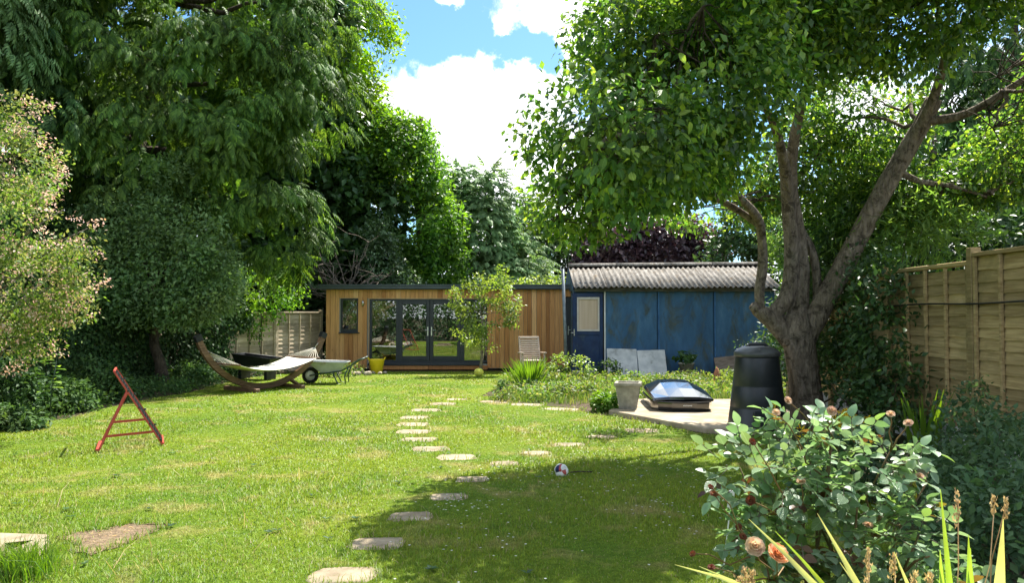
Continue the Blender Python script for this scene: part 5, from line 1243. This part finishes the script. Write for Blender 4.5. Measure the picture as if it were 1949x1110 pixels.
L['peach'] = lmat('peach_petal', [(.80, .42, .17), (.86, .56, .30), (.88, .68, .46)], .3, .6, .2, 20, (1, .9, .8), bright=.72)
L['faded'] = lmat('faded_petal', [(.40, .29, .17), (.50, .40, .27), (.36, .23, .13), (.55, .42, .34)], .25, .7, .15, 20, (1, .9, .8), bright=.9)
L['wither'] = lmat('withered_petal', [(.12, .04, .02), (.19, .075, .03), (.10, .03, .02)], .3, .7, .15, 20, bright=.7)
bm_p, bm_f, bm_w = bloom_mesh('bloom', .042, 6, L['peach'], 1), bloom_mesh('bloom', .026, 4, L['faded'], 2, .3), bloom_mesh('bloom', .018, 3, L['wither'], 3, .6)
def bloom(me, p, sz=1.0):
    o = inst('bloom', me, rz0, p - ro, (R(rsr.uniform(25, 65)), rsr.normal(0, .3), rsr.uniform(-.6, .6)), (sz, sz, sz)); return o
ROSES = [((.865, 2.50, .815), bm_p, .88), ((.80, 2.52, .835), bm_f, 1.25)]
for p in [(1.007, 2.898, 1.228), (1.074, 2.959, 1.267), (1.229, 2.924, 1.23), (1.48, 2.971, 1.212), (1.551, 2.975, 1.176), (1.085, 2.863, 0.974), (1.526, 2.853, 0.996), (1.457, 3.017, 0.793), (1.351, 2.902, 0.804)]: ROSES.append((p, bm_f, rsr.uniform(.6, .95)))
for p in [(0.706, 2.709, 0.989), (0.768, 2.899, 0.92), (0.875, 2.768, 1.139), (0.849, 2.859, 0.806), (0.837, 2.769, 0.796), (0.664, 2.81, 0.722), (0.701, 2.688, 0.713), (0.879, 2.809, 0.917)]: ROSES.append((p, bm_w, rsr.uniform(.6, 1.1)))
ss = MB(); allt = np.array([q for w in tips for q in w])
for p, me, sz in ROSES:
    p = Vector(p); bloom(me, p, sz); nr = allt[np.argmin(((allt - np.array(p)) ** 2).sum(1))]; ss.tube(wobble(tuple(nr), tuple(p), 5, .03, rsr, -.03), [.004, .0035, .003, .0025, .002], 5)
ss.wbuild('flower_stalks', pmat('flower_stalk', (.14, .12, .04), (.24, .13, .06), 12), rz0)['kind'] = 'stuff'

# ------------------------------------------------------------------ sword leaved plants and dry seed heads in the near right corner
def blade_part(parent, root, tip, sag, w, mat, seed, name='blade', ctrl=None):
    rs = np.random.default_rng(seed); root, tip = np.array(root, float), np.array(tip, float); n = 12; V = []
    side = np.cross(tip - root, (0.15 * rs.normal(), -1.0, .2)); side /= np.linalg.norm(side)
    for i in range(n):
        t = i / (n - 1); p = root + (tip - root) * t if ctrl is None else root * (1 - t) ** 2 + 2 * t * (1 - t) * np.array(ctrl) + tip * t * t; p[2] += sag * math.sin(PI * t) if ctrl is None else 0; ww = (2.3 if ctrl is not None or name == 'sword' else 1.5) * w * (1 - t ** 2.6) * (.75 + .5 * math.sin(PI * min(1, t * 1.3))) + .0008
        V += [p - side * ww, p + np.array((0, .22 * ww, -.35 * ww)), p + side * ww]
    F = [(i * 3 + j, i * 3 + j + 1, i * 3 + j + 4, i * 3 + j + 3) for i in range(n - 1) for j in range(2)]
    return np_mesh(name, V, F, mat, parent, smooth=True)


ph1 = thing('sword_plant', 'yellow arching sword leaved plant at the near edge', 'plant', (1.28, 2.06, 0))
for k, (tx, ty, tz, cx, cz, w) in enumerate(((.43, 2.02, .94, 1.10, .78, .011), (.62, 2.0, 1.065, 1.18, .55, .013), (.80, 2.0, 1.08, 1.15, .50, .014), (.73, 2.12, 1.0, 1.12, .6, .008), (1.00, 2.0, .98, 1.22, .5, .012), (.55, 2.25, .86, 1.1, .7, .009), (.90, 2.1, .92, 1.2, .5, .010))):
    blade_part(ph1, (1.28, 2.06 + .01 * k, .0), (tx, ty, tz), 0, w, L['phormium'] if k != 3 else L['phormium_g'], 200 + k, ctrl=(cx, 2.05, cz))
ph2 = thing('sword_plant', 'upright green sword leaved plant in the near right corner', 'plant', (1.25, 2.05, 0))
for k, (tx, ty, tz, dx, w, m_) in enumerate(((1.30, 2.02, 1.06, .06, .022, 'phormium'), (1.225, 2.05, 1.01, .02, .018, 'phormium_g'), (1.12, 2.0, .985, -.02, .017, 'phormium_g'), (1.18, 2.1, 1.12, .0, .010, 'phormium_g'), (1.15, 2.04, .94, -.01, .010, 'phormium_g'), (1.26, 2.1, .95, .03, .014, 'phormium_g'), (1.20, 2.0, .99, .01, .020, 'phormium_g'))):
    blade_part(ph2, (1.22 + dx * .6, 2.05, .02), (tx, ty, tz), .02, w, L[m_], 220 + k, ctrl=((1.22 + dx * .6 + tx) / 2, 2.05, tz * .5))
dg = thing('dry_grass', 'straw coloured dry grass seed heads at the near edge', 'grass plant', (1.1, 2.25, 0)); rsg = np.random.default_rng(230)
b = MB(); heads = [(1.345, 2.3, 1.04, .12), (.98, 2.1, .93, .09), (1.06, 2.12, .915, .07), (.62, 2.1, .86, .07), (.655, 2.15, .87, .06), (.69, 2.2, .85, .05), (1.62, 2.5, .98, .07), (1.55, 2.45, 1.0, .06), (1.13, 2.15, .86, .06), (1.20, 2.2, .84, .05)]
for (x, y, z, l) in heads: b.tube(wobble((x * .7 + .33, y, -.02), (x, y, z), 6, .012, rsg), [.0035, .003, .003, .0025, .002, .0015], 4)
b.wbuild('stalks', L['straw'], dg)
for (x, y, z, l) in heads:
    n = 70; t = rsg.random(n); P = np.stack([x + rsg.normal(0, .0045, n) - .02 * (1 - t) * .3, y + rsg.normal(0, .0045, n), z - l * (1 - t) + l * .25], 1)
    d = rsg.normal(0, .25, (n, 3)) + np.array((0, 0, 1.0)); V, F = scatter(NARROW[0] * np.array((2.2, 1, 1)), NARROW[1], P, frames(d, rsg.normal(size=(n, 3))), np.full(n, .012)); np_mesh('seed_head', V, F, L['straw'], dg)

# ------------------------------------------------------------------ bed before the shed, left border, ivy
def blades(n, poly, hmin, hmax, wid, mat, name, rs, lean=.35, z=.004, label=None, mask=None, dens=None):
    xs = [p[0] for p in poly]; ys = [p[1] for p in poly]; P = np.stack([rs.uniform(min(xs), max(xs), n), rs.uniform(min(ys), max(ys), n)], 1); P = P[in_poly(P, poly)]
    if mask is not None: P = P[mask(P)]
    return blade_mesh(P, hmin, hmax, wid, mat, name, rs, lean, z)


def blade_mesh(P, hmin, hmax, wid, mat, name, rs, lean=.35, z=.004, parent=None, hs=1.0):
    n = len(P); h = rs.uniform(hmin, hmax, n) * hs; a = rs.uniform(0, 2 * PI, n); w = wid * rs.uniform(.7, 1.3, n) if np.isscalar(wid) else wid
    ld = rs.normal(0, lean, (n, 2)) * h[:, None]; sx = np.stack([np.cos(a), np.sin(a)], 1) * w[:, None] * .5
    B = np.concatenate([P, np.full((n, 1), z)], 1); V = np.zeros((n, 5, 3))
    V[:, 0, :2] = P - sx; V[:, 1, :2] = P + sx; V[:, 0, 2] = V[:, 1, 2] = z - .003
    m = P + ld * .35; V[:, 2, :2] = m + sx * .8; V[:, 3, :2] = m - sx * .8; V[:, 2, 2] = V[:, 3, 2] = z + h * .58
    V[:, 4, :2] = P + ld; V[:, 4, 2] = z + h * (1 - .25 * np.minimum(1, (ld ** 2).sum(1) / h ** 2))
    T = np.array([(0, 1, 2), (0, 2, 3), (3, 2, 4)]); F = (T[None] + (np.arange(n) * 5)[:, None, None]).reshape(-1, 3)
    o = np_mesh(name, V.reshape(-1, 3), F, mat, parent); return o


rsw = np.random.default_rng(300)
BED = [(-.45, 14.2), (.35, 13.65), (1.2, 12.85), (1.6, 12.5), (1.95, 13.9), (4.6, 13.9), (6.5, 15), (7.0, 19.4), (2.5, 18.9), (1.9, 19.9), (1.2, 20.4), (-.1, 20.0), (-.3, 16.5)]
o = blades(26000, BED, .05, .19, .012, L['weed'], 'rough_grass', rsw, .45, mask=lambda P: vnoise(np.concatenate([P, np.zeros((len(P), 1))], 1), 1.5, 303) > -.35); tag(o, 'rough weedy grass growing between kerb and blue shed', 'grass', kind='stuff')
xs = rsw.uniform(-.3, 6.6, 900); ys = rsw.uniform(13.8, 20.1, 900); P2 = np.stack([xs, ys], 1); P2 = P2[in_poly(P2, BED)]
lob = [(x, y, .08, .16, .16, .12) for x, y in P2[:260]]
o = foliage('weeds', lob, 1800, 9, .06, .075, LEAF2, L['weed'], None, 302, keep_back=1.0); tag(o, 'low leafy weeds spreading before the blue shed', 'weeds', kind='stuff')
PL = 'plants in the island bed'
def clump(name, label, x, y, n, h, spread, wid, mat, seed, group=None, cat='plant'):
    t = thing(name, label, cat, (x, y, 0), 0, group); rs = np.random.default_rng(seed)
    for k in range(n):
        a = rs.uniform(0, 2 * PI); r0 = abs(rs.normal(0, .35)) * spread * .5; hh = h * rs.uniform(.65, 1.1); out_r = rs.uniform(.15, .75) * spread
        root = (x + r0 * math.cos(a), y + r0 * math.sin(a), -.01); tip = (x + (r0 + out_r) * math.cos(a), y + (r0 + out_r) * math.sin(a), hh)
        blade_part(t, root, tip, .10 * hh, wid * rs.uniform(.7, 1.2), mat, seed + k)
    return t


clump('iris', 'bright green sword leaved clump before the wooden chair', .38, 16.4, 150, .66, .60, .009, L['iris'], 310, PL)
clump('montbretia', 'thin green blade clump under the right fence', 4.5, 8.3, 26, .75, .5, .012, L['iris'], 420)
for k, (x, y, r, h, m_, lab) in enumerate(((1.35, 18.2, .55, .65, 'sapling', 'pale leafy perennial before the blue shed door'), (.95, 16.6, .45, .35, 'weed', 'straggly low plant right of the sword leaves'), (.1, 15.6, .40, .25, 'groundcover', 'low grey green mat at the island bed corner'), (1.1, 15.0, .5, .25, 'weed', 'yellowing low plant in the island bed'), (2.45, 19.4, .3, .45, 'groundcover', 'dark nettle clump left of the leaning slabs'), (5.0, 16.6, .5, .35, 'sapling', 'leafy bright weeds left of the compost bin'), (3.4, 15.2, .6, .22, 'weed', 'low leafy weeds behind the roof box'), (4.6, 14.6, .5, .35, 'iris', 'bright low leaves right of the roof box'), (1.55, 12.55, .18, .3, 'iris', 'grass tuft left of the square planter'))):
    shrub('bed_plant', lab, (x, y, 0), [(x, y, h * .5, r, r, h * .5), (x + r * .5, y, h * .4, r * .6, r * .6, h * .4), (x - r * .4, y + .1, h * .6, r * .5, r * .5, h * .4)], L[m_], 120, 9, .06, .085, LEAF2, 330 + k, cat='plant', group=PL, r=.006, stems=6, keep_back=.9, cull=.2, freq=3)
# pot with a leafy plant by the shed
pt = thing('potted_plant', 'mossy pot with broad leaves against the blue wall', 'pot plant', (4.62, 20.1, 0)); MB().lathe([(.001, 0), (.15, 0), (.20, .30), (.215, .30), (.215, .34), (.19, .34), (.18, .30), (.001, .28)], 20, cap=False).build('pot', M['cast'], pt)
foliage('foliage', [(4.62, 20.05, .46, .26, .22, .12)], 26, 4, .07, .17, LEAF8, L['climber'], pt, 350, keep_back=1)
gn = thing('garden_ornament', 'small terracotta ornament in the weeds before the shed', 'ornament', (4.75, 17.6, 0)); MB().lathe([(.001, 0), (.09, .0), (.10, .08), (.06, .18), (.075, .24), (.05, .30), (.03, .36), (.001, .40)], 16).build('body', M['terracotta'], gn)

# left border
LBED = [(-9.2, 9.4), (-7.3, 10.9), (-6.95, 11.8), (-7.1, 13.2), (-6.95, 14.6), (-6.7, 15.8), (-6.9, 17.5), (-6.85, 19.3), (-6.2, 20.8), (-6.4, 21.4), (-7.6, 18.6), (-8.8, 15.6), (-9.5, 9.4)]
xs = rsw.uniform(-9.5, -6.2, 1500); ys = rsw.uniform(9.4, 21.2, 1500); P2 = np.stack([xs, ys], 1); P2 = P2[in_poly(P2, LBED)]
o = foliage('ground_cover', [(x, y, .10, .22, .22, .16) for x, y in P2[:330]], 2600, 9, .07, .075, LEAF2, L['groundcover'], None, 360, keep_back=1.0); tag(o, 'dark ground cover under the left fence', 'ground cover', kind='stuff')
for k, (x, y, r, h, m_, lab) in enumerate(((-7.7, 14.0, .55, .75, 'groundcover', 'leafy dark green clump behind the red frame'), (-7.5, 12.6, .5, .55, 'groundcover', 'dark fern like clump left of the red frame'), (-8.0, 12.0, .7, 1.1, 'ivy', 'tall dark shrub against the ivy covered fence'), (-7.0, 10.7, .35, .2, 'groundcover', 'low spreading plant at the left lawn edge'), (-7.5, 17.6, .5, .5, 'groundcover', 'low leafy plant beside the leaning trunk'), (-7.0, 19.4, .5, .45, 'ivy', 'dark ivy clump behind the hammock'), (-8.4, 13.4, .7, 1.5, 'ivy', 'ivy hummock on the left fence'), (-8.6, 11.2, .6, 1.6, 'ivy', 'tall ivy mass under the beauty bush'))):
    shrub('border_plant', lab, (x, y, 0), [(x, y, h * .5, r, r * .8, h * .5), (x + r * .5, y - .1, h * .4, r * .6, r * .6, h * .4), (x - r * .4, y + .1, h * .6, r * .5, r * .5, h * .45)], L[m_], 260, 11, .085, .085, LEAF2, 370 + 2 * k, cat='plant', group='plants in the left border', r=.008, stems=7, keep_back=.5, cull=.15, freq=3)
yp = thing('young_plant', 'young plant with bright upright leaves at left border', 'plant', (-6.75, 11.1, 0)); rsy = np.random.default_rng(390)
MB().tube([(-6.75, 11.1, -.02), (-6.72, 11.08, .5), (-6.6, 11.0, 1.0)], [.012, .01, .006], 6).wbuild('stem', M['greenmetal'], yp)
for k in range(16):
    z = .35 + .045 * k; a = rsy.uniform(0, 6.28); put('leaf', lm, yp, wloc(yp), (-6.72 + .12 * (z - .5), 11.06, z), frames(np.array([[math.cos(a), math.sin(a), .15]]), np.array([[0, 0, 1.0]]))[0], .2).data = lm
# ivy on the left fences: leaves hugging the boards and hanging over the top
iv = thing('ivy', 'ivy curtain smothering the left fence', 'ivy', (-8.0, 17.8, 0)); rsi = np.random.default_rng(395); n = 46000
def fence_pt(t):
    t = t[:, None]; A, B_, C_ = np.array((-9.7, 7.0)), np.array((-9.0, 15.45)), np.array((-6.55, 21.25)); return np.where(t < .5, A + (B_ - A) * t * 2, B_ + (C_ - B_) * (t - .5) * 2)
t = rsi.random(n); zz = rsi.uniform(.0, 2.1, n); P = np.concatenate([fence_pt(t) + np.array((.12, -.07)) + np.abs(rsi.normal(0, .10, (n, 1))) * np.array((.9, -.4)), zz[:, None]], 1)
k = vnoise(P * np.array((1, 1, 1.6)), 1.6, 396) > (-.15 - 1.6 * (t < .68) + np.clip((t - .70) * 8, 0, 2.4) - .35 - .5 * (zz - 1.0) * (t > .75)); P = P[k]; n = len(P)
V, F = scatter(LEAF2[0] * np.array((1.3, 1, 1)), LEAF2[1], P, frames(rsi.normal(0, .5, (n, 3)) + np.array((.2, -.1, -.8)), np.array((.85, -.45, .3)) + rsi.normal(0, .35, (n, 3))), .085 * rsi.uniform(.6, 1.2, n)); np_mesh('foliage', V, F, L['ivy'], iv)['kind'] = 'stuff'
b = MB()
for k in range(14):
    tt = np.array([rsi.uniform(.05, .95)]); p = fence_pt(tt)[0] + np.array((.13, -.07)); b.tube(wobble((p[0], p[1], 0), (p[0] + rsi.normal(0, .2), p[1] + rsi.normal(0, .3), 1.6), 6, .02, rsi), [.014, .012, .01, .009, .007, .004], 5)
b.wbuild('stems', M['bark_dark'], iv)['kind'] = 'stuff'
hv = thing('hanging_vine', 'bright leafy vine spilling over the pale fence', 'vine', (-6.9, 20.6, 0))
foliage('foliage', [(-6.6, 20.7, 2.1, .5, .4, .7), (-6.9, 20.2, 1.6, .35, .3, .7), (-6.3, 21.3, 2.3, .4, .4, .5), (-7.1, 19.8, 2.2, .6, .4, .7)], 260, 12, .13, .10, LEAF2, L['sycamore'], hv, 398, droop=.8, keep_back=.7)
MB().tube([(-6.9, 20.6, -.02), (-6.85, 20.55, 1.0), (-6.7, 20.6, 2.3)], [.03, .02, .01], 6).wbuild('stem', M['bark_dark'], hv)

# rubble and flowers at the foot of the garden room
sp = thing('seedling_bed', 'straggly pale plants by the wheelbarrow', 'plant', (-4.1, 19.6, 0)); foliage('foliage', [(-4.45, 19.6, .14, .45, .3, .17), (-4.3, 20.4, .12, .3, .25, .15)], 90, 8, .07, .08, LEAF2, L['weed'], sp, 402, keep_back=1)
rkr = np.random.default_rng(405)
def rock(parent, p, r, seed):
    rs = np.random.default_rng(seed); prof = [(max(.004, math.sin(PI * k / 6)), -math.cos(PI * k / 6)) for k in range(7)]; b = MB().lathe(prof, 8, cap=False)
    k = rs.normal(0, 1, (3, 3)); b.v = [tuple(np.array(v) * (1 + .16 * math.sin(v[0] * 3 * k[0, 0] + k[1, 0]) + .16 * math.sin(v[1] * 3 * k[0, 1] + v[2] * 2 * k[1, 1])) * r * np.array((1, .8, .6))) for v in b.v]; b.sm = [False] * len(b.f)
    o = b.build('stone', M['rock'], parent, p); o.rotation_euler = (rs.normal(0, .3), rs.normal(0, .3), rs.uniform(0, 6)); return o
rp_ = thing('rockery', 'small pale rocks at the cedar wall corner', 'rocks', (-4.2, 20.4, 0))
for k in range(12): rock(rp_, (rkr.normal(0, .42), rkr.normal(0, .16), .04), rkr.uniform(.06, .13), 410 + k)
rp2 = thing('rubble_pile', 'heap of pale rubble on the lawn left of the slabs', 'rubble', (-6.6, 5.4, 0))
for k in range(46): rock(rp2, (np.clip(rkr.normal(0, .75), -1.3, 1.3), np.clip(rkr.normal(0, .5), -.9, .9), abs(rkr.normal(0, .14)) + .05), rkr.uniform(.10, .24), 430 + k)
hd2 = thing('reflection_hedge', 'unseen dark hedge added to darken the door reflections', 'hedge', (-4, -3.5, 0)); MB().tube([(-4, -3.6, -.1), (-4, -3.6, 1.5)], [.08, .04], 6).wbuild('stem', M['bark_dark'], hd2)  # out of view, added so the door glass mirrors something dark
foliage('foliage', [(x, -3.6, 1.5, 1.1, .7, 1.7) for x in np.arange(-11, 3.5, 1.3)], 2200, 9, .2, .2, LEAF2, L['darkleaf'], hd2, 480, keep_back=1)

# ------------------------------------------------------------------ lawn grass
rsg2 = np.random.default_rng(500)
def off_stones(P):
    k = np.ones(len(P), bool)
    for (x, y, w, d) in STONES: k &= ~((np.abs(P[:, 0] - x) < w * .42) & (np.abs(P[:, 1] - y) < d * .38))
    k &= ~(in_poly(P, BARE) & (rsg2.random(len(P)) > .16)); k &= ~in_poly(P, PAD)
    return k
N = 300000
y = 3.6 * (21.4 / 3.6) ** rsg2.random(N); y = np.where(rsg2.random(N) < .25, rsg2.uniform(3.8, 12, N), y); x = rsg2.uniform(-1, 1, N) * (.70 * y + .8)
P = np.stack([x, y], 1); P = P[in_poly(P, LAWN)]; P = P[off_stones(P)]
k = vnoise(np.concatenate([P, np.zeros((len(P), 1))], 1), 3.0, 501); hsc = np.clip(1 + .45 * k, .45, 2.0)
wid = np.maximum(.0042, .00105 * P[:, 1]) * rsg2.uniform(.7, 1.3, len(P))
o = blade_mesh(P, .013, .032, wid, M['blade'], 'grass', rsg2, .55, .005, hs=hsc); tag(o, 'short sunlit lawn grass with dry patches', 'grass', kind='stuff')
# longer tufts along stone edges and corner
ed = []
for (x0, y0, w, d) in STONES:
    n = int(90 * 6 / y0) + 20; a = rsg2.uniform(0, 2 * PI, n); ed.append(np.stack([x0 + np.cos(a) * w * .54 + rsg2.normal(0, .02, n), y0 + np.sin(a) * d * .54 + rsg2.normal(0, .02, n)], 1))
n = 900; ed.append(np.stack([rsg2.normal(-3.02, .10, n), rsg2.normal(4.72, .12, n)], 1)); n = 400; ed.append(np.stack([rsg2.uniform(1.5, 2.7, n), 12.25 - 1.82 * (rsg2.uniform(1.5, 2.7, n) - 1.55)], 1))
ed.append(np.concatenate([np.array(BARE[i]) + (np.array(BARE[(i + 1) % len(BARE)]) - np.array(BARE[i])) * rsg2.random((60, 1)) + rsg2.normal(0, .025, (60, 2)) for i in range(len(BARE))])); ed = np.concatenate(ed); ed = ed[~in_poly(ed, PAD)]
o = blade_mesh(ed, .03, .085, np.maximum(.0045, .001 * ed[:, 1]), M['blade'], 'grass_tufts', rsg2, .5, .005); tag(o, 'longer grass fringing the stones and slabs', 'grass', kind='stuff')
n = 800; tf = np.stack([rsg2.normal(-3.0, .09, n), rsg2.normal(4.66, .10, n)], 1)
o = blade_mesh(tf, .10, .26, .006, L['iris'], 'grass_tuft', rsg2, .4, .005); tag(o, 'tall green grass tuft beside the near left slabs', 'grass', kind='stuff')
# straw stalks and clover heads
st_ = np.stack([rsg2.uniform(-4.2, -1.5, 60), rsg2.uniform(4.6, 7.5, 60)], 1); o = blade_mesh(st_, .10, .22, .004, L['straw'], 'straw_stalks', rsg2, .9, .01); tag(o, 'dry straw stalks lying in the lawn', 'straw', kind='stuff')
fl = np.concatenate([np.stack([rsg2.normal(c[0], c[2], 40), rsg2.normal(c[1], c[2], 40)], 1) for c in ((-.35, 6.35, .22), (.85, 6.9, .4), (1.25, 6.0, .35), (-.2, 5.4, .4), (.6, 8.6, .4), (-.1, 7.7, .3), (1.5, 7.6, .4))]); fl = fl[in_poly(fl, LAWN)]
n = len(fl); P = np.concatenate([fl, rsg2.uniform(.03, .045, (n, 1))], 1); P5 = np.repeat(P, 5, 0); a = np.tile(np.arange(5) * 2 * PI / 5, n); d = np.stack([np.cos(a), np.sin(a), .2 + 0 * a], 1)
V, F = scatter(LEAF2[0] * np.array((1.3, 1, 1)), LEAF2[1], P5, frames(d, np.tile((0, 0, 1.0), (5 * n, 1))), np.full(5 * n, .011)); o = np_mesh('daisies', V, F, L['white_petal']); tag(o, 'small white clover and daisy heads in the shade', 'flowers', kind='stuff')
wd = np.stack([rsg2.uniform(-6, 1.8, 34), rsg2.uniform(4.4, 9, 34)], 1); wd = wd[in_poly(wd, LAWN)]; wd = np.concatenate([wd, [(-1.76, 5.55), (-1.72, 5.6)]])
n = len(wd); P = np.repeat(np.concatenate([wd, np.full((n, 1), .02)], 1), 9, 0); a = rsg2.uniform(0, 6.28, 9 * n); d = np.stack([np.cos(a), np.sin(a), .35 + 0 * a], 1)
V, F = scatter(LEAF2[0], LEAF2[1], P, frames(d, np.tile((0, 0, 1.0), (9 * n, 1))), rsg2.uniform(.02, .055, 9 * n)); o = np_mesh('lawn_weeds', V, F, L['climber']); tag(o, 'broad leaved weeds dotted in the lawn', 'weeds', kind='stuff')

n = 200; P = np.stack([rsg2.uniform(-3.35, -2.4, n), rsg2.uniform(5.0, 5.92, n)], 1); P = P[in_poly(P, BARE)]; n = len(P); a = rsg2.uniform(0, 6.28, n); d = np.stack([np.cos(a), np.sin(a), rsg2.normal(0, .12, n)], 1)
V, F = scatter(NARROW[0] * np.array((.7, 1, 1)), NARROW[1], np.concatenate([P, rsg2.uniform(.012, .02, (n, 1))], 1), frames(d, np.tile((0, 0, 1.0), (n, 1))), rsg2.uniform(.015, .05, n)); o = np_mesh('straw_litter', V, F, L['straw']); tag(o, 'dry straw bits scattered over the bare soil', 'straw', kind='stuff')
